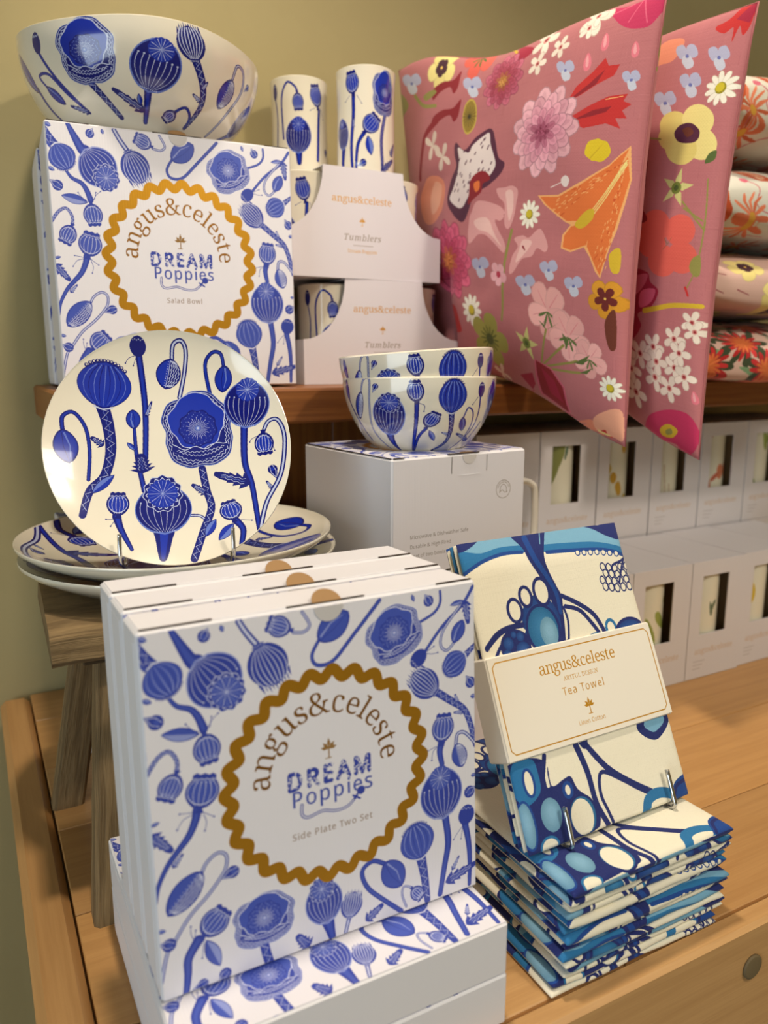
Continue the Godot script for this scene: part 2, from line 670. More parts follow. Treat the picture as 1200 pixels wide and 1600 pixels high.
func poppy(c: Canvas, m: Vector2, r: float, turn: float, tall: float, k: Dictionary) -> void:
	var fine: float = k.fine
	var u := Vector2(cos(turn), sin(turn))
	var v := Vector2(-u.y, u.x)
	# irregular petals: radius by angle (0 = away from the stem)
	var rad := [0.98, 1.0, 0.93, 0.96, 0.84, 0.92, 1.0, 0.97, 0.90, 0.99, 1.02, 0.92, 0.82, 0.97, 1.0, 0.90]
	var ring := func(g: float, n: int, amp: float) -> PackedVector2Array:
		var p := PackedVector2Array()
		for i in n:
			var f := 16.0 * i / n
			var i0 := int(f)
			var q: float = lerpf(rad[i0 % 16], rad[(i0 + 1) % 16], smoothstep(0.0, 1.0, f - i0))
			var a := TAU * i / n
			q *= r * g * (1.0 + (amp if i % 2 == 0 else -amp))
			p.append(m + u * cos(a) * q * tall + v * sin(a) * q)
		return p
	c.poly(ring.call(1.02, 96, 0.0), k.soft)
	c.poly(ring.call(1.0, 96, 0.0), k.dark)
	var edge: PackedVector2Array = ring.call(0.965, 96, 0.0)
	edge.append(edge[0])
	c.line(edge, fine, fine, k.light)
	for g in [0.895, 0.82]:
		var z: PackedVector2Array = ring.call(g, 84, 0.026)
		z.append(z[0])
		c.line(z, fine * 1.2, fine * 1.2, k.light)
	# the inner cup, pushed to the far side
	var cup := PackedVector2Array()
	var lobes := [1.0, 0.97, 0.86, 0.92, 0.80, 0.70, 0.74, 0.66, 0.72, 0.68, 0.76, 0.72, 0.84, 0.94, 0.88, 0.96]
	for i in 80:
		var f := 16.0 * i / 80
		var i0 := int(f)
		var q: float = lerpf(lobes[i0 % 16], lobes[(i0 + 1) % 16], smoothstep(0.0, 1.0, f - i0)) * r * 0.86
		var a := TAU * i / 80
		cup.append(m + u * r * tall * 0.10 + u * cos(a) * q * tall + v * sin(a) * q)
	c.poly(cup, k.mid)
	cup.append(cup[0])
	c.line(cup, fine * 1.4, fine * 1.4, k.light)
	c.poly(blob(m + u * r * 0.05, r * 0.50, 48, func(a): return 1.0 + 0.05 * sin(a * 9.0)), k.dark)
	c.poly(blob(m + u * r * 0.05, r * 0.46, 48, func(a): return 1.0 + 0.05 * sin(a * 9.0)), k.mid.lerp(k.dark, 0.5))
	# folded lip across the front
	var lip := PackedVector2Array()
	var top := PackedVector2Array()
	for i in 15:
		var q := -1.0 + 2.0 * i / 14.0
		top.append(m - u * r * tall * (0.46 + 0.05 * sin(q * 8.0) - 0.10 * q * q) + v * r * 0.70 * q)
	lip.append_array(top)
	for i in 15:
		var q := 1.0 - 2.0 * i / 14.0
		lip.append(m - u * r * tall * (0.76 - 0.30 * q * q) + v * r * 0.74 * q)
	c.poly(lip, k.dark)
	c.line(top, fine * 1.3, fine * 1.3, k.light)
	for row in 2:
		var z := PackedVector2Array()
		for i in 23:
			var q := -0.86 + 1.72 * i / 22.0
			z.append(m - u * r * tall * (0.555 + 0.095 * row - (0.12 + 0.08 * row) * q * q + (0.02 if i % 2 == 0 else -0.02)) + v * r * (0.72 - 0.06 * row) * q)
		c.line(z, fine * 1.1, fine * 1.1, k.light)
	var cm := m + u * r * 0.05
	for i in 48:
		var a := TAU * i / 48.0
		c.dot(cm + Vector2(cos(a), sin(a)) * r * (0.40 + 0.06 * sin(i * 2.4)), fine * 0.7, k.soft)
	for i in 30:
		var a := TAU * i / 30.0
		var q := r * (0.31 if i % 2 == 0 else 0.25)
		c.line(PackedVector2Array([cm + Vector2(cos(a), sin(a)) * r * 0.08, cm + Vector2(cos(a), sin(a)) * q]), fine * 0.5, fine * 0.7, k.light)
	c.dot(cm, r * 0.07, k.soft)
	c.dot(cm, r * 0.03, k.light)

# ---- lettering, filled from the font's own outlines
var faces := {}
func glyph(ch: String, font: SystemFont) -> Array:
	var key: String = ch + font.font_names[0]
	if not faces.has(key):
		var t := TextMesh.new()
		t.font = font
		t.font_size = 64
		t.pixel_size = 1.0 / 64.0
		t.depth = 0.0
		t.curve_step = 1.0
		t.horizontal_alignment = HORIZONTAL_ALIGNMENT_LEFT
		t.vertical_alignment = VERTICAL_ALIGNMENT_BOTTOM
		t.text = ch
		var out := []
		if ch != " ":
			var a := t.get_mesh_arrays()
			var vs: PackedVector3Array = a[Mesh.ARRAY_VERTEX]
			var ix = a[Mesh.ARRAY_INDEX]
			var n: int = ix.size() if ix != null and ix.size() > 0 else vs.size()
			for i in n:
				var p: Vector3 = vs[ix[i]] if ix != null and ix.size() > 0 else vs[i]
				out.append(Vector2(p.x, p.y))
		faces[key] = [out, font.get_string_size(ch, HORIZONTAL_ALIGNMENT_LEFT, -1, 64).x / 64.0, font.get_descent(64) / 64.0]
	return faces[key]

func put_glyph(c: Canvas, ch: String, font: SystemFont, at: Vector2, ex: Vector2, ey: Vector2, col: Color) -> void:
	var g := glyph(ch, font)
	var t: Array = g[0]
	for i in range(0, t.size() - 2, 3):
		var p := PackedVector2Array()
		for k in 3:
			var q: Vector2 = t[i + k]
			p.append(at + ex * q.x + ey * (q.y - g[2]))
		c.poly(p, col)

# straight text centred at `at` on its baseline; size = em in pixels
func text(c: Canvas, s: String, font: SystemFont, at: Vector2, size: float, col: Color, spread := 1.0, slant := 0.0) -> void:
	var total := 0.0
	for ch in s:
		total += glyph(ch, font)[1] * size * spread
	var x := at.x - total * 0.5
	for ch in s:
		put_glyph(c, ch, font, Vector2(x, at.y), Vector2(size, 0), Vector2(slant * size, -size), col)
		x += glyph(ch, font)[1] * size * spread

func text_left(c: Canvas, s: String, font: SystemFont, at: Vector2, size: float, col: Color) -> void:
	var x := at.x
	for ch in s:
		put_glyph(c, ch, font, Vector2(x, at.y), Vector2(size, 0), Vector2(0, -size), col)
		x += glyph(ch, font)[1] * size

func arc_text(c: Canvas, s: String, font: SystemFont, m: Vector2, r: float, a0: float, a1: float, size: float, col: Color) -> void:
	var total := 0.0
	for ch in s:
		total += glyph(ch, font)[1]
	var run := 0.0
	for ch in s:
		var adv: float = glyph(ch, font)[1]
		var a := lerpf(a0, a1, (run + adv * 0.5) / total)
		var ex := Vector2(cos(a + PI * 0.5), sin(a + PI * 0.5))
		var out := Vector2(cos(a), sin(a))
		put_glyph(c, ch, font, m + out * r - ex * adv * size * 0.5, ex * size, out * size, col)
		run += adv

func little_tree(c: Canvas, at: Vector2, s: float, col: Color) -> void:
	c.line(PackedVector2Array([at + Vector2(0, s * 0.5), at + Vector2(0, -s * 0.1)]), s * 0.06, s * 0.06, col)
	c.line(PackedVector2Array([at + Vector2(-s * 0.18, s * 0.5), at + Vector2(s * 0.12, s * 0.5)]), s * 0.05, s * 0.05, col)
	for q in [[-0.42, -0.05], [-0.3, -0.28], [0.0, -0.5], [0.3, -0.28], [0.42, -0.05]]:
		var tip := at + Vector2(q[0], q[1]) * s
		var b := at + Vector2(0, 0.05 * s)
		var n := (tip - b).orthogonal().normalized() * s * 0.09
		c.poly(PackedVector2Array([b, b.lerp(tip, 0.55) + n, tip, b.lerp(tip, 0.55) - n]), col)

# ---------------------------------------------------------------- materials
func mat(col: Color, rough := 0.5, metal := 0.0) -> StandardMaterial3D:
	var m := StandardMaterial3D.new()
	m.albedo_color = col
	m.roughness = rough
	m.metallic = metal
	return m

func c8(r: int, g: int, b: int) -> Color:
	return Color8(r, g, b)

func printed(tex: Texture2D, rough: float) -> StandardMaterial3D:
	var m := mat(Color.WHITE, rough)
	m.albedo_texture = tex
	return m

func sans() -> SystemFont:
	var f := SystemFont.new()
	f.font_names = PackedStringArray(["Droid Sans"])
	return f

func serif() -> SystemFont:
	var f := SystemFont.new()
	f.font_names = PackedStringArray(["Droid Serif"])
	return f

const FOIL := Color(0.90, 0.66, 0.20)

func box_art(caption: String, sf: SystemFont, rf: SystemFont) -> StandardMaterial3D:
	var back := c8(236, 234, 240)
	var c := Canvas.new(1536, 1536, back, true)
	var k := {"dark": c8(52, 70, 168), "mid": c8(70, 90, 186), "soft": c8(146, 158, 218), "light": c8(212, 216, 240), "back": back, "fine": 3.2}
	for d in ART_BOX:
		if d[0] == "stem":
			motif(c, d, k)
	for d in ART_BOX:
		if d[0] != "stem":
			motif(c, d, k)
	c.dot(Vector2(788, -4), 66, back)
	# gold rick-rack ring
	var m := Vector2(771, 757)
	c.foil = true
	var ring := PackedVector2Array()
	for i in 600:
		var a := TAU * i / 600.0
		ring.append(m + Vector2(cos(a), sin(a)) * (458.0 + 19.0 * sin(a * 28.0)))
	ring.append(ring[0])
	c.line(ring, 50, 50, FOIL)
	arc_text(c, "angus&celeste", rf, Vector2(757, 735), 262, deg_to_rad(-184), deg_to_rad(4), 138, c8(178, 124, 52))
	c.foil = false
	little_tree(c, Vector2(768, 632), 92, c8(150, 112, 60))
	var ink := c8(52, 70, 168)
	for o in [Vector2(-5, 0), Vector2(5, 0), Vector2(0, -5), Vector2(0, 5), Vector2.ZERO]:
		text(c, "DREAM", sf, Vector2(780, 788) + o, 112, ink, 1.16)
	rng.seed = 11
	for i in 230:
		var p := Vector2(rng.randf_range(570, 990), rng.randf_range(695, 796))
		var a := rng.randf() * TAU
		var q := Vector2(cos(a), sin(a)) * rng.randf_range(7, 13)
		c.line(PackedVector2Array([p, p + q]), 5.5, 2.0, back)
	for o in [Vector2.ZERO, Vector2(1.5, 1.5)]:
		text(c, "Poppies", sf, Vector2(784, 866) + o, 100, c8(66, 84, 176), 1.12)
	var tail := c.curve(PackedVector2Array([Vector2(633, 862), Vector2(632, 905), Vector2(660, 925), Vector2(730, 914), Vector2(790, 930), Vector2(850, 926), Vector2(896, 890)]))
	c.line(tail, 15, 13, ink)
	c.line(tail, 6, 5, back)
	c.dot(Vector2(918, 868), 20, ink)
	c.line(PackedVector2Array([Vector2(878, 884), Vector2(912, 906)]), 9, 9, ink)
	c.line(PackedVector2Array([Vector2(886, 900), Vector2(902, 878)]), 9, 9, ink)
	text(c, caption, sf, Vector2(778, 1016), 42, c8(140, 112, 92), 1.14)
	var mt := printed(c.texture(), 0.36)
	mt.metallic = 0.8
	mt.metallic_texture = c.foil_texture()
	mt.metallic_texture_channel = BaseMaterial3D.TEXTURE_CHANNEL_RED
	flutes(mt, 1.0)
	return mt

var flute_tex: ImageTexture
func flutes(m: StandardMaterial3D, rep: float) -> void:
	if flute_tex == null:
		var im := Image.create(1152, 4, false, Image.FORMAT_L8)
		for x in 1152:
			var v := 0.5 + 0.5 * sin(TAU * x / 12.0)
			im.fill_rect(Rect2i(x, 0, 1, 4), Color(v, v, v))
		flute_tex = ImageTexture.create_from_image(im)
	m.heightmap_enabled = true
	m.heightmap_texture = flute_tex
	m.heightmap_scale = 0.0035 * rep

const CERAMIC := {"dark": Color(0.060, 0.095, 0.47), "mid": Color(0.10, 0.20, 0.68), "soft": Color(0.40, 0.49, 0.80), "light": Color(0.78, 0.81, 0.92), "back": Color(0.93, 0.905, 0.83), "fine": 2.4}

func ceramic_art(w: int, h: int, list: Array, fine: float, shifts: Array) -> StandardMaterial3D:
	var k := CERAMIC.duplicate()
	k.fine = fine
	var c := Canvas.new(w, h, k.back)
	for pass_no in 2:
		for d in list:
			if (d[0] == "stem") != (pass_no == 0):
				continue
			for sh in shifts:
				motif(c, d, k, Vector2(w * float(sh), 0))
	return glaze(printed(c.texture(), 0.16))

func glaze(m: StandardMaterial3D) -> StandardMaterial3D:
	m.clearcoat_enabled = true
	m.clearcoat = 0.8
	m.clearcoat_roughness = 0.04
	return m

func towel_art() -> StandardMaterial3D:
	var inks := [c8(22, 36, 104), c8(18, 66, 142), c8(34, 112, 166), c8(116, 168, 198), c8(236, 230, 208)]
	var c := Canvas.new(1024, 1400, inks[4])
	for d in ART_TOWEL:
		if d[0] == "oval":
			var p := Vector2(d[2], d[3])
			if d[7] > 0:
				c.oval(p, d[4] + d[7] * 0.6, d[5] + d[7] * 0.6, inks[d[6]])
			var steps := 7 if d[1] in [1, 2, 3] else 1
			for q in steps:          # dye pools darker at the edge of each wash
				var f := 1.0 - 0.11 * q
				var ink: Color = inks[d[1]]
				c.oval(p + Vector2(d[4] * 0.012, -d[5] * 0.016) * q, maxf(1.0, (d[4] - d[7] * 0.4) * f), maxf(1.0, (d[5] - d[7] * 0.4) * f), ink.darkened(0.10).lerp(ink.lightened(0.10), q / 6.0) if steps > 1 else ink)
		elif d[0] == "poly":
			var p := PackedVector2Array()
			for i in range(2, d.size(), 2):
				p.append(Vector2(d[i], d[i + 1]))
			c.poly(closed_curve(p), inks[d[1]])
		else:
			var p := PackedVector2Array()
			for i in range(4, d.size(), 2):
				p.append(Vector2(d[i], d[i + 1]))
			c.line(c.curve(p), d[2] * 1.25, d[3] * 1.25, inks[d[1]])
	# slubby weave and washes of dye
	rng.seed = 5
	var n := FastNoiseLite.new()
	n.seed = 4
	n.frequency = 0.02
	for i in 14000:
		var x := rng.randi_range(0, 1023)
		var y := rng.randi_range(0, 1399)
		var px := c.im.get_pixel(x, y)
		var q := px.darkened(0.05) if rng.randf() < 0.6 else px.lightened(0.10)
		if rng.randf() < 0.6:
			c.im.fill_rect(Rect2i(x, y, rng.randi_range(3, 8), 1), q)
		else:
			c.im.fill_rect(Rect2i(x, y, 1, rng.randi_range(3, 8)), q)
	var m := printed(c.texture(), 0.92)
	m.rim_enabled = true
	m.rim = 0.15
	m.heightmap_enabled = true
	m.heightmap_texture = weave()
	m.heightmap_scale = 0.02
	return m

var weave_tex: ImageTexture
func weave() -> ImageTexture:
	if weave_tex == null:
		var im := Image.create(512, 512, false, Image.FORMAT_L8)
		rng.seed = 3
		var cols := PackedFloat32Array()
		var rows := PackedFloat32Array()
		for i in 512:
			cols.append(rng.randf())
			rows.append(rng.randf())
		for y in 512:
			for x in 512:
				var v := 0.35 * (cols[x] + rows[y]) + (0.3 if (x / 2 + y / 2) % 2 == 0 else 0.0)
				im.set_pixel(x, y, Color(v, v, v))
		weave_tex = ImageTexture.create_from_image(im)
	return weave_tex

func closed_curve(p: PackedVector2Array, sub := 5) -> PackedVector2Array:
	var out := PackedVector2Array()
	var n := p.size()
	for i in n:
		for k in sub:
			out.append(p[i].cubic_interpolate(p[(i + 1) % n], p[(i + n - 1) % n], p[(i + 2) % n], float(k) / sub))
	return out

func petal(c: Canvas, m: Vector2, a: float, len: float, wid: float, col: Color, r0 := 0.0) -> void:
	var u := Vector2(cos(a), sin(a))
	var v := Vector2(-u.y, u.x)
	var p := PackedVector2Array()
	for i in 14:
		var t := TAU * i / 14.0
		p.append(m + u * (r0 + len * (0.5 - 0.5 * cos(t))) + v * wid * 0.5 * sin(t) * (0.75 + 0.25 * -cos(t)))
	c.poly(p, col)

func vary(col: Color, amount := 0.06) -> Color:
	var d := rng.randf_range(-amount, amount)
	return Color(clampf(col.r + d, 0, 1), clampf(col.g + d, 0, 1), clampf(col.b + d, 0, 1))

var petal_inks := [c8(222, 160, 160), c8(196, 40, 40), c8(226, 116, 52), c8(240, 176, 110), c8(164, 24, 58), c8(208, 96, 122), c8(230, 142, 112), c8(240, 172, 142), c8(212, 178, 40), c8(80, 24, 56), c8(232, 218, 214), c8(238, 194, 188), c8(84, 104, 48), c8(146, 142, 70), c8(142, 18, 34), c8(238, 222, 140), c8(196, 44, 92), c8(222, 96, 128), c8(104, 44, 26), c8(176, 178, 206), c8(198, 202, 218), c8(104, 112, 176), c8(206, 84, 30), c8(226, 208, 118), c8(226, 98, 84)]

func flower(c: Canvas, d: Array) -> void:
	var kind: String = d[0]
	if kind in ["poly", "line", "sharp"]:
		var p := PackedVector2Array()
		for i in range(3 if kind == "line" else 2, d.size(), 2):
			p.append(Vector2(d[i], d[i + 1]))
		if kind == "line":
			c.line(c.curve(p) if p.size() > 2 else p, d[2], d[2] * 0.8, petal_inks[d[1]])
			return
		c.poly(closed_curve(p) if p.size() > 3 and kind == "poly" else p, petal_inks[d[1]])
		return
	var m := Vector2(d[1], d[2])
	var r: float = d[3]
	var rot := deg_to_rad(float(d[4]))
	match kind:
		"dahlia", "darkdahlia", "magdahlia":
			var outer := c8(232, 172, 184)
			var mid := c8(214, 132, 158)
			var deep := c8(150, 62, 92)
			if kind == "darkdahlia":
				outer = c8(196, 92, 118)
				mid = c8(150, 34, 58)
				deep = c8(190, 130, 60)
			elif kind == "magdahlia":
				outer = c8(214, 82, 118)
				mid = c8(176, 34, 78)
				deep = c8(196, 104, 40)
			for ring in 6:
				var n := 11 if ring < 4 else 8
				var col := outer.lerp(mid, ring / 4.0) if ring < 4 else mid.lerp(deep, (ring - 3) / 2.0)
				var len := r * (1.0 - 0.155 * ring)
				for i in n:
					var a := TAU * (i + 0.5 * (ring % 2)) / n + ring * 0.1
					var b := vary(col)
					petal(c, m, a, len, len * 0.56, b.darkened(0.22))
					petal(c, m, a, len * 0.975, len * 0.50, b.lightened(0.06))
					petal(c, m, a, len * 0.9, len * 0.20, b.darkened(0.05))
			for i in 30:
				c.dot(m + Vector2.from_angle(rng.randf() * TAU) * rng.randf() * r * 0.15, r * 0.025, vary(deep, 0.15))
		"hoya":
			for i in 5:
				petal(c, m, TAU * i / 5.0 - 1.2, r, r * 0.72, c8(206, 186, 170))
			for i in 5:
				petal(c, m, TAU * i / 5.0 - 1.2, r * 0.94, r * 0.62, vary(c8(240, 226, 210), 0.03))
			c.dot(m, r * 0.22, c8(214, 150, 140))
			c.dot(m, r * 0.12, c8(150, 26, 40))
		"blue":
			for i in 4:
				petal(c, m, TAU * i / 4.0 + 0.7, r, r * 0.85, vary(c8(152, 156, 196), 0.05))
				petal(c, m, TAU * i / 4.0 + 0.75, r * 0.9, r * 0.55, vary(c8(190, 192, 214), 0.04))
			c.dot(m, r * 0.12, c8(94, 110, 180))
		"daisy":
			for i in 11:
				petal(c, m, TAU * i / 11.0, r, r * 0.46, c8(210, 204, 180))
				petal(c, m, TAU * i / 11.0, r * 0.97, r * 0.38, vary(c8(246, 242, 226), 0.02))
			c.dot(m, r * 0.33, c8(150, 140, 24))
			c.dot(m + Vector2(-r, -r) * 0.04, r * 0.26, c8(206, 188, 40))
		"trumpet":
			var u := Vector2.from_angle(rot)
			var v := u.orthogonal()
			for t in [-0.5, 0.0, 0.5]:
				c.poly(PackedVector2Array([m - u * r, m + v * r * (t * 0.3 - 0.05), m + u * r * 0.8 + v * r * (t * 0.8 - 0.12), m + u * r * 1.05 + v * r * t * 0.9, m + u * r * 0.8 + v * r * (t * 0.8 + 0.14), m + v * r * (t * 0.3 + 0.06)]), vary(c8(206, 44, 40), 0.08))
			c.line(PackedVector2Array([m - u * r * 0.8, m + u * r * 0.6]), r * 0.04, r * 0.02, c8(240, 120, 90))
			c.line(PackedVector2Array([m - u * r * 0.5 + v * r * 0.08, m + u * r * 0.7 + v * r * 0.25]), r * 0.05, r * 0.02, c8(140, 18, 30))
		"lily":
			var org := c8(232, 130, 56)
			var o := Vector2(m.x + r * 0.50, m.y - r * 0.42)
			for q in [[2.62, 1.5, 0.42], [2.12, 1.32, 0.50], [1.72, 1.62, 0.46], [2.35, 1.4, 0.46], [1.3, 1.1, 0.4]]:
				petal(c, o, q[0], r * q[1], r * q[2], org.darkened(0.18))
				petal(c, o, q[0], r * q[1] * 0.985, r * q[2] * 0.9, vary(org, 0.04))
				var u := Vector2.from_angle(q[0])
				for i in 70:
					var s := rng.randf_range(0.25, 0.92)
					var p: Vector2 = o + u * r * q[1] * s + u.orthogonal() * r * q[2] * rng.randf_range(-0.32, 0.32) * sin(PI * s)
					c.line(PackedVector2Array([p, p + u * r * 0.05]), r * 0.018, r * 0.01, c8(246, 190, 120) if i % 2 == 0 else c8(206, 84, 30))
			for t in [-0.06, 0.0, 0.06]:
				c.line(PackedVector2Array([o, o + Vector2.from_angle(2.3 + t) * r * 0.95]), r * 0.03, r * 0.06, c8(244, 206, 130))
			c.line(PackedVector2Array([o + Vector2.from_angle(2.3) * r * 0.85, o + Vector2.from_angle(2.3) * r * 1.15]), r * 0.12, r * 0.10, c8(232, 214, 90))
		"orchid":
			for q in [[-1.35, 0.95, 0.62], [-2.5, 0.75, 0.5], [0.0, 0.75, 0.6], [2.2, 1.0, 0.6], [1.75, 1.1, 0.42]]:
				petal(c, m, q[0], r * q[1], r * q[2], c8(78, 22, 58))
				petal(c, m, q[0], r * q[1] * 0.88, r * q[2] * 0.86, vary(c8(232, 216, 222), 0.02))
			for i in 90:
				var p := m + Vector2.from_angle(rng.randf() * TAU) * r * rng.randf_range(0.1, 0.72)
				if c.im.get_pixelv(Vector2i(p).clamp(Vector2i.ZERO, Vector2i(c.w - 1, c.h - 1))).g > 0.7:
					c.dot(p, r * rng.randf_range(0.012, 0.03), c8(112, 30, 80))
			c.dot(m + Vector2(r * 0.12, r * 0.18), r * 0.17, c8(136, 40, 76))
			c.dot(m + Vector2(r * 0.10, r * 0.28), r * 0.09, c8(206, 120, 60))
		"geranium", "coral", "smallpink":
			var col := c8(238, 176, 172)
			if kind == "coral":
				col = c8(232, 104, 88)
			elif kind == "smallpink":
				col = c8(234, 176, 184)
			for i in 5:
				var a := TAU * i / 5.0 + (0.5 if kind == "coral" else -2.2)
				var len := r if kind == "coral" or i % 2 == 0 else r * 0.9
				petal(c, m, a, len, r * 1.0, col.darkened(0.1))
				petal(c, m, a, len * 0.97, r * 0.9, vary(col, 0.05))
				c.line(PackedVector2Array([m + Vector2.from_angle(a) * r * 0.15, m + Vector2.from_angle(a) * r * 0.75]), r * 0.03, r * 0.015, col.lerp(c8(196, 70, 90), 0.5))
			if kind != "smallpink":
				for a in [1.2, 1.9, 0.5, 2.7]:
					petal(c, m, a, r * 0.5, r * 0.12, c8(86, 110, 50))
			else:
				c.dot(m, r * 0.25, c8(176, 40, 70))
		"pansy", "yellowpansy":
			var col := c8(214, 148, 32) if kind == "pansy" else c8(238, 222, 142)
			var dk := c8(104, 26, 22) if kind == "pansy" else c8(66, 18, 40)
			for i in 5:
				var a := TAU * i / 5.0 + 0.3
				petal(c, m, a, r, r * 1.05, col.darkened(0.12))
				petal(c, m, a, r * 0.97, r * 0.96, vary(col, 0.04))
			for i in 5:
				petal(c, m, TAU * i / 5.0 + 0.3, r * (0.62 if kind == "pansy" else 0.42), r * 0.5, dk)
			c.dot(m, r * 0.2, dk)
			c.dot(m, r * 0.07, c8(240, 200, 90))
		"magenta", "magpoppy", "peach":
			var col := c8(188, 34, 84)
			if kind == "peach":
				col = c8(238, 160, 126)
			elif kind == "magenta":
				col = c8(204, 62, 100)
			c.poly(blob(m, r, 40, func(a): return 1.0 + 0.05 * sin(a * 5.0) + 0.03 * sin(a * 11.0)), col)
			for i in 30:
				var a := TAU * i / 30.0
				c.line(PackedVector2Array([m + Vector2.from_angle(a) * r * 0.25, m + Vector2.from_angle(a) * r * rng.randf_range(0.7, 0.92)]), r * 0.035, r * 0.02, vary(col.darkened(0.06), 0.05))
			if kind == "magpoppy":
				c.dot(m, r * 0.32, c8(176, 150, 60))
				c.dot(m, r * 0.2, c8(150, 70, 50))
				c.dot(m, r * 0.1, c8(190, 170, 80))
		"yellowpetal":
			c.poly(blob(m, r, 30, func(a): return 0.82 + 0.14 * sin(a * 2.0 + 1.0) + 0.03 * sin(a * 7.0)), c8(222, 194, 28))
			c.line(PackedVector2Array([m + Vector2(-r, r) * 0.5, m + Vector2(r, -r) * 0.45]), r * 0.06, r * 0.03, c8(196, 160, 16))
		"petal":
			petal(c, m - Vector2(0, r), 1.4, r * 2.0, r * 1.3, c8(226, 120, 136))
			petal(c, m - Vector2(0, r * 0.8), 1.4, r * 1.4, r * 0.5, c8(236, 164, 170))
		"seedhead":
			c.oval(m, r * 0.62, r, c8(196, 170, 70))
			c.oval(m, r * 0.52, r * 0.88, c8(150, 124, 40))
			for i in 16:
				c.line(PackedVector2Array([m, m + Vector2.from_angle(TAU * i / 16.0) * r * 0.6]), r * 0.05, r * 0.02, c8(90, 74, 20))
			c.dot(m, r * 0.12, c8(60, 50, 16))
		"sage", "redbud", "sagestem":
			if kind == "sagestem":
				c.line(c.curve(PackedVector2Array([m + Vector2(0.3, -1.2) * r, m + Vector2(0.05, -0.2) * r, m + Vector2(0, 1.4) * r])), r * 0.16, r * 0.26, c8(150, 30, 36))
				for i in 5:
					petal(c, m + Vector2(0, (i - 2) * r * 0.45), -2.2 + i % 2 * 1.6, r * 0.6, r * 0.2, c8(112, 110, 40))
			else:
				petal(c, m + Vector2(-r, r * 0.2), -0.15, r * 1.6, r * 0.6, c8(186, 24, 36))
				petal(c, m + Vector2(r * 0.3, -r * 0.1), -1.0, r * 0.8, r * 0.3, c8(200, 36, 44))
				petal(c, m + Vector2(r * 0.3, r * 0.1), 0.9, r * 0.7, r * 0.4, c8(160, 18, 32))
				petal(c, m + Vector2(-r, r * 0.2), 3.4, r * 0.6, r * 0.25, c8(110, 110, 46))
		"whitebud":
			for i in 4:
				petal(c, m, TAU * i / 4.0 + 0.4, r, r * 0.6, vary(c8(226, 206, 190), 0.04))
		"snap":
			var u := Vector2.from_angle(rot)
			var v := u.orthogonal()
			c.poly(PackedVector2Array([m - u * r + v * r * 0.05, m + u * r * 0.3 + v * r * 0.3, m + u * r * 0.6 + v * r * 0.62, m + u * r * 1.0 + v * r * 0.35, m + u * r * 0.75, m + u * r * 1.0 - v * r * 0.38, m + u * r * 0.6 - v * r * 0.6, m + u * r * 0.3 - v * r * 0.28, m - u * r - v * r * 0.08]), c8(226, 166, 168))
			c.poly(PackedVector2Array([m - u * r * 0.9, m + u * r * 0.4 + v * r * 0.12, m + u * r * 0.7 + v * r * 0.32, m + u * r * 0.6 - v * r * 0.2, m + u * r * 0.3 - v * r * 0.1]), c8(240, 196, 192))
			c.dot(m + u * r * 0.6, r * 0.07, c8(130, 40, 60))
		"stalk":
			c.line(c.curve(PackedVector2Array([m + Vector2(0.15, -1.0) * r, m + Vector2(0.05, 0.0) * r, m + Vector2(-0.05, 1.0) * r])), r * 0.05, r * 0.09, c8(170, 160, 90))
			for i in 9:
				petal(c, m + Vector2(0.1 - 0.02 * i, -0.9 + 0.22 * i) * r, 0.6 if i % 2 == 0 else 2.5, r * 0.14, r * 0.05, c8(140, 150, 70))
		"greenstem":
			for q in [[-1.4, 1.2], [-0.9, 1.0], [-0.5, 1.1], [-0.1, 1.3], [0.15, 1.3]]:
				c.line(PackedVector2Array([m, m + Vector2.from_angle(q[0]) * r * q[1]]), r * 0.05, r * 0.07, c8(172, 164, 92))
				petal(c, m + Vector2.from_angle(q[0]) * r * q[1], q[0] + 0.4, r * 0.3, r * 0.1, c8(92, 116, 52))
				petal(c, m + Vector2.from_angle(q[0]) * r * q[1], q[0] - 0.5, r * 0.3, r * 0.1, c8(112, 130, 60))
		"yellowstem":
			c.line(c.curve(PackedVector2Array([m + Vector2(-1, 0.1) * r, m + Vector2(0, -0.08) * r, m + Vector2(1.3, 0) * r])), r * 0.10, r * 0.08, c8(204, 180, 60))
		"hellebore":
			for i in 5:
				petal(c, m, TAU * i / 5.0, r, r * 0.95, vary(c8(160, 158, 70), 0.04))
			for i in 14:
				petal(c, m, TAU * i / 14.0, r * 0.5, r * 0.1, c8(104, 112, 40))
			c.dot(m, r * 0.2, c8(74, 84, 30))
		"greenstar":
			for i in 5:
				c.poly(PackedVector2Array([m + Vector2.from_angle(TAU * i / 5.0 - 1.4) * r, m + Vector2.from_angle(TAU * i / 5.0 - 1.4 + 0.5) * r * 0.42, m, m + Vector2.from_angle(TAU * i / 5.0 - 1.4 - 0.5) * r * 0.42]), vary(c8(206, 204, 128), 0.03))
			c.dot(m, r * 0.3, c8(112, 126, 46))
			c.dot(m, r * 0.14, c8(70, 86, 30))
		"magnolia":
			var top := m + Vector2(-0.35, -0.95) * r
			petal(c, m + Vector2(-0.8, -0.5) * r, 0.85, r * 1.9, r * 0.62, c8(160, 22, 54))
			petal(c, top, 1.03, r * 2.1, r * 0.95, c8(206, 96, 124))
			petal(c, top + Vector2(0.03, 0.02) * r, 1.03, r * 2.05, r * 0.86, c8(168, 16, 48))
			petal(c, top + Vector2(0.1, 0.1) * r, 1.03, r * 1.7, r * 0.4, c8(180, 26, 56))
		"leafgreen":
			c.oval(m, r * 0.8, r, c8(120, 132, 56))
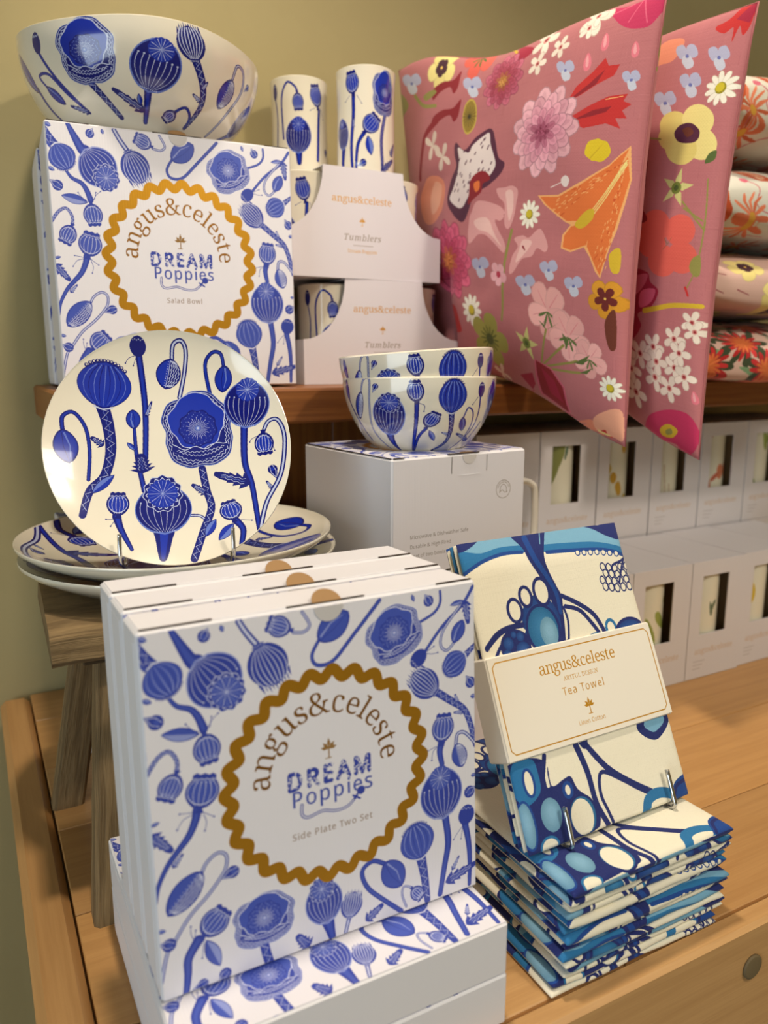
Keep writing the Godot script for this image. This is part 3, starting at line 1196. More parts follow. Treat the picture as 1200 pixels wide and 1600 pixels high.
		"pin":
			c.dot(m + Vector2(r * 0.5, 0), r * 0.45, c8(232, 222, 206))
			c.line(PackedVector2Array([m + Vector2(-r, r * 0.4), m + Vector2(r * 0.4, 0)]), 3, 3, c8(226, 206, 190))

func cloth(c: Canvas, rim := 0.2) -> StandardMaterial3D:
	var m := printed(c.texture(), 0.9)
	m.rim_enabled = true
	m.rim = rim
	m.heightmap_enabled = true
	m.heightmap_texture = weave()
	m.heightmap_scale = 0.015
	return m

func cushion_art(list: Array, seed_no: int) -> StandardMaterial3D:
	rng.seed = seed_no
	var c := Canvas.new(1024, 1024, c8(186, 112, 116))
	for i in 5000:
		var col := vary(c8(186, 112, 116), 0.035)
		if i % 2 == 0:
			c.im.fill_rect(Rect2i(rng.randi_range(0, 1020), rng.randi_range(0, 1023), rng.randi_range(8, 40), 1), col)
		else:
			c.im.fill_rect(Rect2i(rng.randi_range(0, 1023), rng.randi_range(0, 1020), 1, rng.randi_range(8, 40)), col)
	for d in list:
		flower(c, d)
	return cloth(c)

func pile_art(kind: int) -> StandardMaterial3D:
	rng.seed = 40 + kind
	var backs := [c8(226, 222, 206), c8(218, 218, 206), c8(214, 178, 166), c8(216, 182, 168)]
	var c := Canvas.new(512, 512, backs[kind])
	for i in 49:
		var m := Vector2((i % 7) * 73 + rng.randf_range(0, 40), (i / 7) * 73 + rng.randf_range(0, 40))
		if kind < 2:
			if i % 3 == 0:
				for j in 12:
					petal(c, m, TAU * j / 12.0, 44, 9, vary(c8(222, 116, 76), 0.1))
				c.dot(m, 7, c8(226, 170, 60))
			elif i % 3 == 1:
				petal(c, m, 1.2, 78, 66, c8(206, 84, 36))
				petal(c, m, 1.25, 70, 36, c8(240, 222, 190))
				petal(c, m, 1.2, 70, 14, c8(214, 96, 40))
				petal(c, m, 1.45, 66, 10, c8(190, 70, 40))
			else:
				c.line(c.curve(PackedVector2Array([m, m + Vector2(30, 20), m + Vector2(40, 60), m + Vector2(80, 70)])), 3, 2, c8(200, 100, 110))
				c.dot(m, 9, c8(214, 104, 126))
		elif kind == 2:
			if i % 4 == 0:
				flower(c, ["yellowpansy", m.x, m.y, 42, 0])
			elif i % 4 == 1:
				c.oval(m, 10, 7, c8(140, 50, 44))
			else:
				c.line(PackedVector2Array([m, m + Vector2(26, 8)]), 3, 2, c8(150, 70, 80))
		else:
			if i % 2 == 0:
				for j in 9:
					petal(c, m, TAU * j / 9.0, 62, 22, c8(52, 66, 36))
				for j in 14:
					petal(c, m, TAU * j / 14.0, 48, 13, vary(c8(196, 30, 34), 0.06))
				for j in 14:
					petal(c, m, TAU * j / 14.0, 28, 8, vary(c8(214, 110, 50), 0.06))
			else:
				petal(c, m, 0.3, 70, 22, c8(122, 158, 116))
	return cloth(c)

func vessel_art(kind: int) -> StandardMaterial3D:
	rng.seed = 70 + kind
	var c := Canvas.new(256, 256, c8(236, 232, 212))
	var greens := [c8(150, 168, 84), c8(128, 138, 76), c8(96, 120, 100)]
	for i in 44:
		var m := Vector2(rng.randf_range(0, 256), rng.randf_range(0, 256))
		match kind:
			0:
				petal(c, m, rng.randf() * TAU, 34, 15, greens[i % 2])
			1:
				if i % 3 == 0:
					c.line(c.curve(PackedVector2Array([m, m + Vector2(14, -24), m + Vector2(4, -52), m + Vector2(-16, -60)])), 14, 20, c8(136, 142, 84))
				else:
					petal(c, m, rng.randf() * TAU, 16, 8, greens[2])
			2:
				c.dot(m, 13 if i % 3 == 0 else 6, c8(222, 190, 60) if i % 2 == 0 else c8(206, 160, 60))
			3:
				c.line(PackedVector2Array([m, m + Vector2(6, 40)]), 3, 2, c8(206, 186, 160))
			_:
				c.dot(m, 9, c8(220, 130, 96))
				petal(c, m, rng.randf() * TAU, 24, 8, c8(206, 110, 90))
	return glaze(printed(c.texture(), 0.2))

func label_art(kind: String, sf: SystemFont, rf: SystemFont) -> StandardMaterial3D:
	var c: Canvas
	if kind == "towel":
		c = Canvas.new(1120, 496, c8(238, 231, 216), true)
		c.foil = true
		var rr := PackedVector2Array()
		for q in [[46, 26], [1074, 26], [1096, 48], [1096, 448], [1074, 470], [46, 470], [24, 448], [24, 48], [46, 26]]:
			rr.append(Vector2(q[0], q[1]))
		c.line(rr, 6, 6, FOIL)
		text(c, "angus&celeste", rf, Vector2(560, 138), 84, FOIL, 0.92)
		text(c, "ARTFUL DESIGN", rf, Vector2(560, 190), 30, FOIL, 1.0)
		text(c, "Tea Towel", sf, Vector2(560, 262), 56, FOIL, 1.16)
		little_tree(c, Vector2(565, 338), 84, FOIL)
		text(c, "Linen Cotton", sf, Vector2(560, 424), 32, FOIL, 1.0)
		c.foil = false
	elif kind == "tumbler":
		c = Canvas.new(1024, 632, c8(226, 222, 228), true)
		c.foil = true
		text(c, "angus&celeste", rf, Vector2(500, 196), 56, FOIL, 1.0)
		little_tree(c, Vector2(500, 300), 50, FOIL)
		c.foil = false
		text(c, "Tumblers", rf, Vector2(500, 410), 48, c8(140, 126, 110), 1.1, 0.22)
		c.line(PackedVector2Array([Vector2(440, 440), Vector2(570, 440)]), 3, 3, c8(150, 136, 120))
		c.foil = true
		text(c, "Dream Poppies", rf, Vector2(500, 482), 26, FOIL, 1.0)
		c.foil = false
	elif kind == "bowl":
		c = Canvas.new(1024, 720, c8(226, 224, 230))
		var ink := c8(132, 124, 120)
		text_left(c, "Microwave & Dishwasher Safe", sf, Vector2(120, 492), 33, ink)
		text_left(c, "Durable & High Fired", sf, Vector2(120, 552), 33, ink)
		text_left(c, "1 set of two bowls", sf, Vector2(120, 612), 33, ink)
		var m := Vector2(850, 245)
		for i in 40:
			var a := TAU * i / 40.0
			c.line(PackedVector2Array([m + Vector2.from_angle(a) * 60, m + Vector2.from_angle(a + 0.16) * 60]), 4, 4, c8(150, 140, 132))
		arc_text(c, "handmade with care", sf, m, 42, deg_to_rad(-170), deg_to_rad(-10), 17, c8(150, 140, 132))
		c.line(c.curve(PackedVector2Array([m + Vector2(-30, 22), m + Vector2(-24, -14), m + Vector2(0, -32), m + Vector2(24, -12), m + Vector2(28, 24)])), 4, 4, c8(150, 140, 132))
		c.line(c.curve(PackedVector2Array([m + Vector2(-34, 20), m + Vector2(-8, 6), m + Vector2(12, 22), m + Vector2(34, 18)])), 4, 4, c8(150, 140, 132))
	else:
		c = Canvas.new(320, 496, c8(224, 220, 224))
		text(c, "angus&celeste", rf, Vector2(160, 392), 34, c8(206, 176, 150), 1.0)
		for i in 3:
			c.line(PackedVector2Array([Vector2(40, 424 + i * 16), Vector2(110 - i * 12, 424 + i * 16)]), 3, 3, c8(186, 180, 182))
	var mt := printed(c.texture(), 0.38)
	if c.met != null:
		mt.metallic = 0.6
		mt.metallic_texture = c.foil_texture()
		mt.metallic_texture_channel = BaseMaterial3D.TEXTURE_CHANNEL_RED
	if kind != "towel" and kind != "mug":
		flutes(mt, 0.9)
	return mt

func wood(tone: Color, dark: Color, sx: float, sy: float, rough: float, seed_no: int, relief := 0.0) -> StandardMaterial3D:
	var im := Image.create(512, 512, false, Image.FORMAT_RGB8)
	var n := FastNoiseLite.new()
	n.seed = seed_no
	n.noise_type = FastNoiseLite.TYPE_SIMPLEX_SMOOTH
	n.frequency = 1.0
	var hm := Image.create(512, 512, false, Image.FORMAT_L8)
	for y in 512:
		for x in 512:
			# periodic in both directions: sample round a torus
			var ax := TAU * x / 512.0
			var big := n.get_noise_3d(cos(ax) * 0.35, sin(ax) * 0.35, y * 0.030)
			var fine := n.get_noise_3d(cos(ax) * 0.8 + 9.0, sin(ax) * 0.8, y * 0.21)
			var fib := n.get_noise_3d(cos(ax) * 3.0, sin(ax) * 3.0 + 5.0, y * 0.5)
			var v := clampf(0.5 + 0.55 * sin(y * 0.09 + big * 5.0) * 0.5 + 0.35 * fine + 0.25 * fib, 0.0, 1.0)
			im.set_pixel(x, y, dark.lerp(tone, v))
			hm.set_pixel(x, y, Color(v, v, v))
	im.generate_mipmaps()
	var m := printed(ImageTexture.create_from_image(im), rough)
	m.uv1_scale = Vector3(sx, sy, 1)
	if relief > 0.0:
		m.heightmap_enabled = true
		m.heightmap_texture = ImageTexture.create_from_image(hm)
		m.heightmap_scale = relief
	return m

func toned(m: StandardMaterial3D, col: Color) -> StandardMaterial3D:
	var q: StandardMaterial3D = m.duplicate()
	q.albedo_color = col
	return q

func make_materials() -> void:
	var sf := sans()
	var rf := serif()
	M.board = mat(c8(228, 227, 231), 0.42)
	M.board_inner = mat(c8(206, 202, 200), 0.6)
	M.kraft = mat(c8(158, 122, 78), 0.75)
	M.slot = mat(c8(58, 44, 34), 0.9)
	M.steel = mat(c8(196, 196, 198), 0.22, 1.0)
	M.glaze = glaze(mat(Color(0.93, 0.905, 0.83), 0.16))
	M.white_glaze = glaze(mat(c8(226, 222, 212), 0.18))
	M.art_plate = box_art("Side Plate Two Set", sf, rf)
	M.art_salad = box_art("Salad Bowl", sf, rf)
	M.plate = ceramic_art(1024, 1024, ART_PLATE, 2.6, [0.0])
	M.bowl = ceramic_art(2048, 400, ART_BOWL, 2.4, [0.0, 0.5, -0.5])
	M.small_bowl = ceramic_art(1536, 330, ART_SMALL_BOWL, 2.2, [0.0, 0.5, -0.5])
	M.tumbler = ceramic_art(1024, 512, ART_TUMBLER, 2.0, [0.0, 1.0])
	M.towel = towel_art()
	M.cushion_a = cushion_art(ART_CUSHION_A, 21)
	M.cushion_b = cushion_art(ART_CUSHION_B, 22)
	for i in 4:
		M["pile%d" % i] = pile_art(i)
	for i in 5:
		M["vessel%d" % i] = vessel_art(i)
	M.band = label_art("towel", sf, rf)
	M.sleeve = label_art("tumbler", sf, rf)
	M.bowl_box = label_art("bowl", sf, rf)
	M.mug_box = label_art("mug", sf, rf)
	M.paper = mat(c8(238, 231, 216), 0.5)
	M.oak = wood(c8(202, 158, 104), c8(187, 143, 91), 1.0 / 0.55, 1.0 / 0.17, 0.38, 1, 0.004)
	M.oak_b = toned(M.oak, Color(0.93, 0.91, 0.88))
	M.oak_c = toned(M.oak, Color(1.0, 0.97, 0.92))
	M.riser = wood(c8(158, 100, 48), c8(124, 72, 30), 1.0 / 0.5, 1.0 / 0.12, 0.42, 2, 0.004)
	M.panel = toned(M.riser, Color(1.0, 0.98, 0.85))
	M.rustic = wood(c8(146, 122, 84), c8(98, 78, 48), 1.0 / 0.25, 1.0 / 0.09, 0.85, 3, 0.05)
	M.dark_wood = toned(M.rustic, Color(0.62, 0.6, 0.56))
	M.plug = mat(c8(112, 96, 66), 0.7)
	M.black = mat(c8(28, 27, 27), 0.6)
	var wn := FastNoiseLite.new()
	wn.seed = 8
	wn.frequency = 0.02
	var wi := Image.create(256, 256, false, Image.FORMAT_RGB8)
	for y in 256:
		for x in 256:
			var v := 0.5 + 0.5 * wn.get_noise_2d(x, y)
			wi.set_pixel(x, y, c8(178, 164, 119).lerp(c8(172, 158, 113), v))
	M.wall = printed(ImageTexture.create_from_image(wi), 0.9)
	M.wall.uv1_triplanar = true
	M.wall.uv1_world_triplanar = true
	M.wall.uv1_scale = Vector3.ONE * 0.8
	M.ceiling = mat(c8(226, 222, 212), 0.95)
	M.floor = wood(c8(150, 140, 118), c8(134, 124, 104), 0.5, 1.5, 0.6, 5)
	M.floor.uv1_triplanar = true
	M.floor.uv1_world_triplanar = true
const ART_BOX := [
	["stem",28.5,49.3,2,-14,31,16,84,44,125],
	["stem",14.3,14.5,0,-8,103,17,140],
	["fringe",47,123,113,257,77.5],
	["stem",23.3,72.0,0,125,3,156,63,193,130,215,147],
	["big",216,144,358,325,113.1],
	["stem",27.6,31.2,1,394,7,423,58,461,111],
	["comb",470,122,548,296,85.7],
	["stem",14.1,14.1,1,626,92,672,97,700,70,669,11],
	["urn",620,81,514,34,43.1],
	["tear",269,12,239,64,27.0],
	["leaf",320,10,328,40,9.7],
	["leaf",-5,12,31,26,12.6],
	["stem",15.4,36.8,0,95,262,128,306,180,330,208,367,228,422],
	["vase",228,437,244,574,54.4],
	["leaf",212,440,59,410,29.0],
	["whisk",247,420,264,392,290,370],
	["whisk",253,418,262,379],
	["whisk",206,435,175,409,158,387],
	["whisk",204,428,163,409],
	["tear",-4,325,73,373,32.4],
	["leaf",-5,255,34,273,11.7],
	["stem",19.0,17.0,2,-7,563,38,503,83,483,113,525,113,572],
	["urn",111,575,56,686,47.4],
	["vase",190,762,223,611,67.3],
	["whisk",161,770,124,782,97,817],
	["whisk",162,761,111,753],
	["whisk",204,770,249,802],
	["whisk",207,783,217,815,208,852],
	["stem",38.7,14.9,0,182,754,172,796,144,853,98,904,52,955,10,1032,-7,1108],
	["jag",69,973,111,927,16.2],
	["jag",-10,808,68,895,37.9],
	["leaf",-7,774,32,764,8.5],
	["stem",15.3,16.5,1,185,1029,209,990,255,964,289,985,286,1037,254,1084,200,1140,121,1207,53,1298,23,1340,-7,1458],
	["zig",185,1026,40,1170,55.6],
	["tear",257,1085,349,1057,29.3],
	["tear",-7,1283,62,1308,30.3],
	["leaf",-9,1226,27,1232,10.0],
	["stem",45.3,19.5,0,154,1320,109,1386,102,1458,86,1548,51,1610],
	["vase",170,1316,275,1219,60.0],
	["leaf",185,1331,238,1470,31.5],
	["whisk",136,1314,125,1283,126,1249],
	["whisk",139,1311,145,1273],
	["whisk",184,1344,184,1385],
	["whisk",175,1341,165,1406],
	["stem",41.0,41.4,2,434,1447,442,1493,453,1539],
	["poppy",437,1455,443,1206,152.8],
	["tear",112,1537,193,1513,23.6],
	["tear",228,1533,275,1502,28.0],
	["jag",641,1536,588,1466,42.4],
	["stem",15.5,19.1,0,740,144,705,206,728,252,802,246,894,158,1035,14],
	["bud",740,144,879,44,58.2],
	["stem",13.7,13.9,0,1212,155,1310,117,1348,73,1349,18],
	["poppy",1161,302,1057,60,153.8],
	["tear",1267,20,1299,76,27.5],
	["leaf",1199,12,1211,47,9.1],
	["stem",17.5,15.5,0,1529,21,1469,100,1359,185,1267,285],
	["jag",1486,81,1502,187,31.8],
	["leaf",1477,79,1402,93,12.6],
	["seed",1260,288,1192,345,37.0],
	["whisk",1266,296,1299,306,1332,305],
	["whisk",1266,293,1312,272],
	["stem",14.3,14.2,1,1425,271,1382,304,1349,271,1367,201,1460,99],
	["bud",1420,270,1472,176,33.3],
	["stem",19.4,36.2,2,1544,300,1484,346],
	["fringe",1484,342,1368,410,62.3],
	["tear",1487,445,1530,508,29.3],
	["leaf",1512,554,1543,557,11.5],
	["stem",38.1,28.4,2,1325,495,1404,554,1472,607,1507,677,1541,803],
	["comb",1321,498,1199,383,67.3],
	["jag",1438,569,1426,528,14.6],
	["jag",1472,622,1421,615,16.3],
	["stem",40.4,26.1,0,1348,744,1337,792,1349,857],
	["vase",1348,756,1363,607,58.1],
	["whisk",1317,760,1270,772],
	["whisk",1321,765,1299,783,1292,823],
	["stem",19.7,16.7,1,1427,783,1437,727,1480,729,1537,794],
	["zig",1432,776,1463,895,39.6],
	["tear",1539,1014,1481,1050,32.1],
	["leaf",1513,955,1540,957,10.1],
	["bigtop",1353,1126,1333,870,112.9],
	["stem",40.2,27.9,0,1362,1121,1378,1259,1354,1385,1328,1517],
	["seed",1477,1194,1493,1100,44.7],
	["stem",37.3,21.0,0,1476,1193,1496,1294,1503,1396,1499,1522],
	["whisk",1463,1203,1433,1230,1409,1259],
	["whisk",1463,1203,1452,1267],
	["jag",1358,1468,1530,1422,39.6],
	["jag",1397,1417,1437,1357,15.0],
	["stem",54.2,33.2,2,1223,1291,1240,1385,1256,1525],
	["fringe",1227,1297,1185,1116,89.7],
	["stem",22.8,23.5,0,1027,1261,966,1230,912,1264,936,1349,1013,1435,1111,1530],
	["bud",1032,1259,1114,1398,60.2],
	["stem",10.9,10.9,1,1139,1517,1118,1452,1128,1411,1173,1430],
	["urn",1169,1432,1228,1502,32.8],
	["stem",71.8,30.7,0,730,1426,741,1473,755,1538],
	["big",733,1449,704,1240,85.5],
	["stem",22.4,19.0,1,843,1456,833,1487,820,1531],
	["comb",840,1468,867,1351,51.6],
	["jag",922,1514,1008,1464,35.2],
]
const ART_PLATE := [
	["stem",54.3,28.2,2,233,322,252,400,260,512,233,624,175,691,149,798],
	["fringe",233,327,256,131,106.4],
	["jag",233,490,186,456,23.9],
	["leaf",180,702,273,618,19.5],
	["stem",17.4,15.2,0,75,434,75,372,117,350,161,411,176,512,170,641],
	["bud",73,428,98,566,45.6],
	["stem",28.2,23.9,0,389,86,407,322,401,546],
	["seed",387,97,389,19,32.6],
	["whisk",378,97,349,109,333,131],
	["whisk",380,100,365,140],
	["jag",407,366,433,299,13.0],
	["stem",13.0,23.9,0,359,411,365,534,393,691],
	["bud",357,413,354,333,28.2],
	["jag",391,613,380,534,54.3],
	["leaf",361,512,326,476,10.9],
	["stem",19.5,19.5,1,528,120,536,53,570,36,589,75,580,165,554,277],
	["zig",526,111,496,237,50.0],
	["stem",15.2,17.4,0,751,159,740,97,701,90,670,142,686,266],
	["bud",754,148,740,257,35.8],
	["stem",32.6,32.6,2,638,602,654,702,670,781,633,882,591,1005],
	["poppy",644,602,612,249,165.1],
	["stem",13.0,13.0,1,570,809,617,812,638,826],
	["jag",654,714,596,674,23.9],
	["leaf",638,910,688,831,19.5],
	["stem",32.6,21.7,0,828,417,823,579,849,691,867,895],
	["bigtop",833,420,854,215,95.6],
	["jag",844,680,701,630,39.1],
	["stem",17.4,21.7,1,907,456,933,406,975,406,999,490,975,646,907,770,873,882],
	["urn",907,447,913,555,39.1],
	["whisk",896,462,859,478,849,492],
	["whisk",933,467,954,540],
	["tear",957,674,930,596,21.7],
	["jag",933,714,912,678,13.0],
	["stem",86.9,32.6,0,470,876,465,994],
	["big",473,882,467,663,114.0],
	["stem",36.9,15.2,0,280,803,296,859,340,951],
	["vase",284,806,286,697,43.4],
	["whisk",270,815,238,815],
	["whisk",273,820,256,846],
	["stem",32.6,21.7,0,770,843,799,887,789,951],
	["vase",765,846,740,753,45.6],
	["leaf",761,857,694,929,21.7],
	["whisk",791,843,838,850],
]
const ART_BOWL := [
	["bud",640,180,592,58,23.8],
	["stem",16.8,11.2,0,646,173,647,245,664,303],
	["seed",725,81,726,22,15.4],
	["stem",9.8,9.8,0,725,79,761,166,821,281],
	["bud",703,180,742,239,16.8],
	["stem",8.4,9.8,0,705,182,691,144,738,148,777,216,821,281],
	["jag",826,281,764,252,15.4],
	["stem",21.0,18.2,2,871,191,899,238,935,303],
	["poppy",879,198,873,0,87.5],
	["stem",23.8,16.8,0,1034,205,1030,252,1022,317],
	["bigtop",1034,209,1079,59,64.4],
	["jag",1022,281,937,213,21.0],
	["leaf",1009,259,1006,220,8.4],
	["stem",23.8,16.8,2,1159,97,1196,173,1205,238,1180,317],
	["comb",1157,101,1134,9,36.4],
	["jag",1193,180,1205,151,9.8],
	["jag",1200,216,1169,198,11.2],
	["stem",9.8,9.8,0,1180,317,1181,274,1155,245,1122,267],
	["urn",1126,265,1090,303,21.0],
	["stem",9.8,12.6,1,1291,112,1302,61,1334,68,1348,130,1325,216,1302,324],
	["zig",1291,112,1274,215,28.0],
	["tear",1360,123,1385,90,12.6],
	["stem",28.0,14.0,0,1433,274,1373,332],
	["big",1429,281,1456,144,43.4],
]
const ART_SMALL_BOWL := [
	["bud",480,90,475,8,12.6],
	["stem",8.4,8.4,0,480,90,500,167,522,273],
	["zig",560,53,515,169,17.5],
	["stem",7.0,8.4,1,560,53,573,5,598,8,588,109,572,225,612,316],
	["tear",607,56,628,14,11.9],
	["stem",38.5,12.6,0,644,225,645,273,662,321],
	["big",641,234,669,59,56.0],
	["stem",15.4,12.6,0,752,90,748,186,731,321],
	["vase",751,95,745,8,23.8],
	["whisk",757,95,775,104,774,128],
	["stem",12.6,11.2,0,785,201,757,244,736,321],
	["vase",783,198,817,133,26.6],
	["leaf",795,210,822,265,11.2],
	["stem",21.0,14.0,2,865,133,879,225,871,278,826,323],
	["fringe",865,138,863,5,44.8],
	["jag",875,234,846,223,8.4],
	["seed",973,72,972,17,14.7],
	["stem",7.0,8.4,0,971,72,986,206,924,316],
	["whisk",960,75,942,104],
	["stem",5.6,7.0,0,916,159,926,117,954,138,968,196,962,244],
	["bud",913,159,931,217,13.3],
	["jag",997,273,916,234,15.4],
	["stem",9.8,9.8,0,1025,186,997,273],
	["poppy",1090,206,1044,8,49.0],
]
const ART_TUMBLER := [
	["stem",21.6,17.3,0,421,133,419,246,407,369,410,497],
	["vase",421,138,407,23,38.9],
	["whisk",400,138,368,164],
	["whisk",441,138,469,179],
	["jag",421,297,421,246,8.6],
	["stem",21.6,19.4,2,603,230,579,348,589,497],
	["poppy",603,236,603,12,84.2],
	["jag",648,420,687,358,23.8],
	["jag",583,502,666,440,28.1],
	["stem",21.6,15.1,0,483,319,445,379,432,497],
	["vase",481,319,555,236,45.4],
	["leaf",501,333,520,430,21.6],
	["tear",441,481,495,456,19.4],
	["stem",32.4,21.6,0,348,389,337,497],
	["bigtop",348,389,332,236,43.2],
	["bigtop",-24,379,-18,200,71.3],
	["stem",43.2,25.9,0,-20,369,-18,430],
	["stem",10.8,10.8,0,-110,307,-118,113,-81,31,-36,51,-24,77],
	["urn",-24,77,-16,169,30.2],
	["stem",19.4,17.3,0,110,154,102,266,95,410],
	["vase",102,148,78,31,38.9],
	["whisk",81,148,49,164],
	["whisk",126,148,144,195],
	["seed",-169,102,-169,26,17.3],
	["stem",8.6,8.6,0,-169,97,-154,195,-164,410],
	["tear",164,389,176,338,19.4],
]
const ART_TOWEL := [
	["poly",3,-13,-8,-74,190,29,130,127,95,246,74,500,97,675,108,857,125,960,150,1034,183,1085,51,1020,-7,516,-23,118,-15],
	["poly",2,-29,44,-74,190,29,130,127,95,246,74,500,97,675,108,857,125,960,150,1034,183,1036,141,870,90,688,70,513,60,256,42,117,58],
	["line",1,13.2,14.6,-46,166,29,130,127,95,245,76,360,81],
	["line",1,15.1,17.0,511,100,674,110,856,127,959,152,1046,189],
	["oval",4,708,126,13.6,13.6,1,5.6],
	["oval",4,750,130,13.7,13.7,1,5.7],
	["oval",4,793,134,13.8,13.8,1,5.8],
	["oval",4,837,138,13.9,13.9,1,5.8],
	["oval",4,880,145,14.1,14.1,1,5.9],
	["oval",4,923,153,14.2,14.2,1,5.9],
	["oval",4,967,161,14.3,14.3,1,6.0],
	["poly",0,309,-14,366,61,391,130,433,220,455,298,470,396,471,481,452,554,481,559,501,486,515,411,532,327,515,267,493,188,489,111,531,-12,503,-19,474,-6,416,-15],
	["line",1,27.4,15.0,394,16,429,124,472,214,503,304,500,400],
	["line",3,5.4,5.4,497,-9,481,52],
	["poly",0,683,-25,803,-27,913,-25,1038,-16,1027,88,935,65,830,11],
	["line",4,8.1,8.3,801,-20,891,-3,910,-17],
	["poly",0,-9,-21,117,-13,62,26,-6,38],
	["oval",1,373,429,114.1,134.8,-1,0.0],
	["oval",2,374,462,95.4,114.0,0,14.5],
	["oval",3,404,480,52.2,73.0,-1,0.0],
	["oval",4,233,349,38.2,52.2,0,16.1],
	["oval",4,314,295,32.8,45.1,0,16.4],
	["oval",4,417,284,44.2,63.1,0,16.8],
	["line",0,24.7,20.2,31,494,102,443,176,423,257,421],
	["line",4,15.2,14.1,20,527,91,477,168,449,259,449],
	["line",0,13.4,14.0,53,560,107,498,173,468,231,463],
	["oval",0,192,512,89.1,79.2,-1,0.0],
	["oval",1,153,492,29.4,29.4,-1,0.0],
	["oval",1,229,472,22.0,22.0,-1,0.0],
	["oval",1,230,536,40.0,40.0,-1,0.0],
	["oval",1,193,457,15.9,15.9,-1,0.0],
	["oval",1,135,547,29.3,29.3,-1,0.0],
	["line",0,19.4,20.3,534,323,629,378,710,448,752,553,760,604],
	["line",0,17.3,18.0,540,376,619,406,674,473,723,559,731,609],
	["line",0,10.8,10.6,526,379,532,452,496,570],
	["oval",2,681,562,55.5,33.3,-1,0.0],
	["oval",4,797,525,29.7,38.8,2,16.0],
	["oval",1,919,574,99.6,76.1,0,14.1],
	["oval",4,850,218,16.3,19.8,0,7.0],
	["oval",4,858,253,16.3,19.8,0,7.0],
	["oval",4,825,284,16.2,19.6,0,6.9],
	["oval",4,833,319,16.2,19.7,0,6.9],
	["oval",4,889,226,16.4,19.9,0,7.0],
	["oval",4,897,261,16.4,20.0,0,7.0],
	["oval",4,864,292,16.3,19.8,0,7.0],
	["oval",4,872,327,16.3,19.8,0,7.0],
	["oval",4,928,234,16.6,20.1,0,7.1],
	["oval",4,936,270,16.6,20.1,0,7.1],
	["oval",4,903,301,16.4,20.0,0,7.0],
	["oval",4,910,336,16.5,20.0,0,7.1],
	["oval",4,971,234,16.7,20.3,0,7.2],
	["oval",4,979,270,16.7,20.3,0,7.2],
	["oval",4,945,301,16.6,20.2,0,7.1],
	["oval",4,953,337,16.6,20.2,0,7.1],
	["oval",4,1014,235,16.9,20.5,0,7.2],
	["oval",4,1022,271,16.9,20.5,0,7.2],
	["oval",4,988,302,16.8,20.3,0,7.2],
	["oval",4,996,338,16.8,20.4,0,7.2],
	["oval",4,1058,235,17.0,20.7,0,7.3],
	["oval",4,1066,271,17.1,20.7,0,7.3],
	["oval",4,1031,303,16.9,20.5,0,7.2],
	["oval",4,1039,339,16.9,20.6,0,7.3],
	["line",0,9.4,9.7,909,247,920,218,983,203,1016,191],
	["line",0,9.5,9.7,932,316,976,239,1020,181],
	["line",0,23.4,24.1,263,543,293,760,356,888,441,1022],
	["line",0,24.7,24.1,500,548,449,691,461,844,451,1025],
	["poly",0,788,1017,861,927,970,914,1022,1015,925,1092,850,1084],
	["poly",3,839,1015,902,953,966,958,979,1023,912,1058,875,1054],
	["poly",0,7,1001,138,1007,200,1049,201,1144,276,1132,319,1132,341,1192,396,1245,434,1304,415,1375,344,1386,168,1396,-22,1398,-38,1253,-30,1113],
	["poly",2,19,1004,124,1009,142,1076,128,1156,35,1192,-6,1120],
	["oval",4,81,1102,27.1,56.4,1,13.5],
	["oval",3,161,1259,66.5,80.2,0,20.6],
	["oval",2,335,1309,78.9,88.4,0,12.0],
	["oval",4,330,1312,64.4,78.8,-1,0.0],
	["oval",4,284,1182,21.3,28.4,1,16.6],
	["oval",4,116,1386,49.7,40.7,2,11.3],
	["oval",3,22,1270,39.8,99.5,1,11.1],
	["line",4,14.0,13.9,210,1019,186,1077,182,1139],
	["line",0,18.6,18.4,199,1011,154,1121],
	["line",0,26.9,22.2,393,1009,421,1137,428,1281,474,1403],
	["line",0,22.3,29.3,450,1017,540,1145,662,1243,793,1330],
	["line",0,16.0,14.9,791,1335,634,1231,518,1161,479,1185,467,1258,486,1330,505,1401],
	["line",2,44.3,35.4,713,1405,745,1345,826,1333,916,1369,899,1411],
	["poly",1,900,1364,938,1316,1000,1296,1054,1298,1070,1434,903,1400],
	["line",0,13.6,14.1,908,1390,950,1331,1045,1319],
]
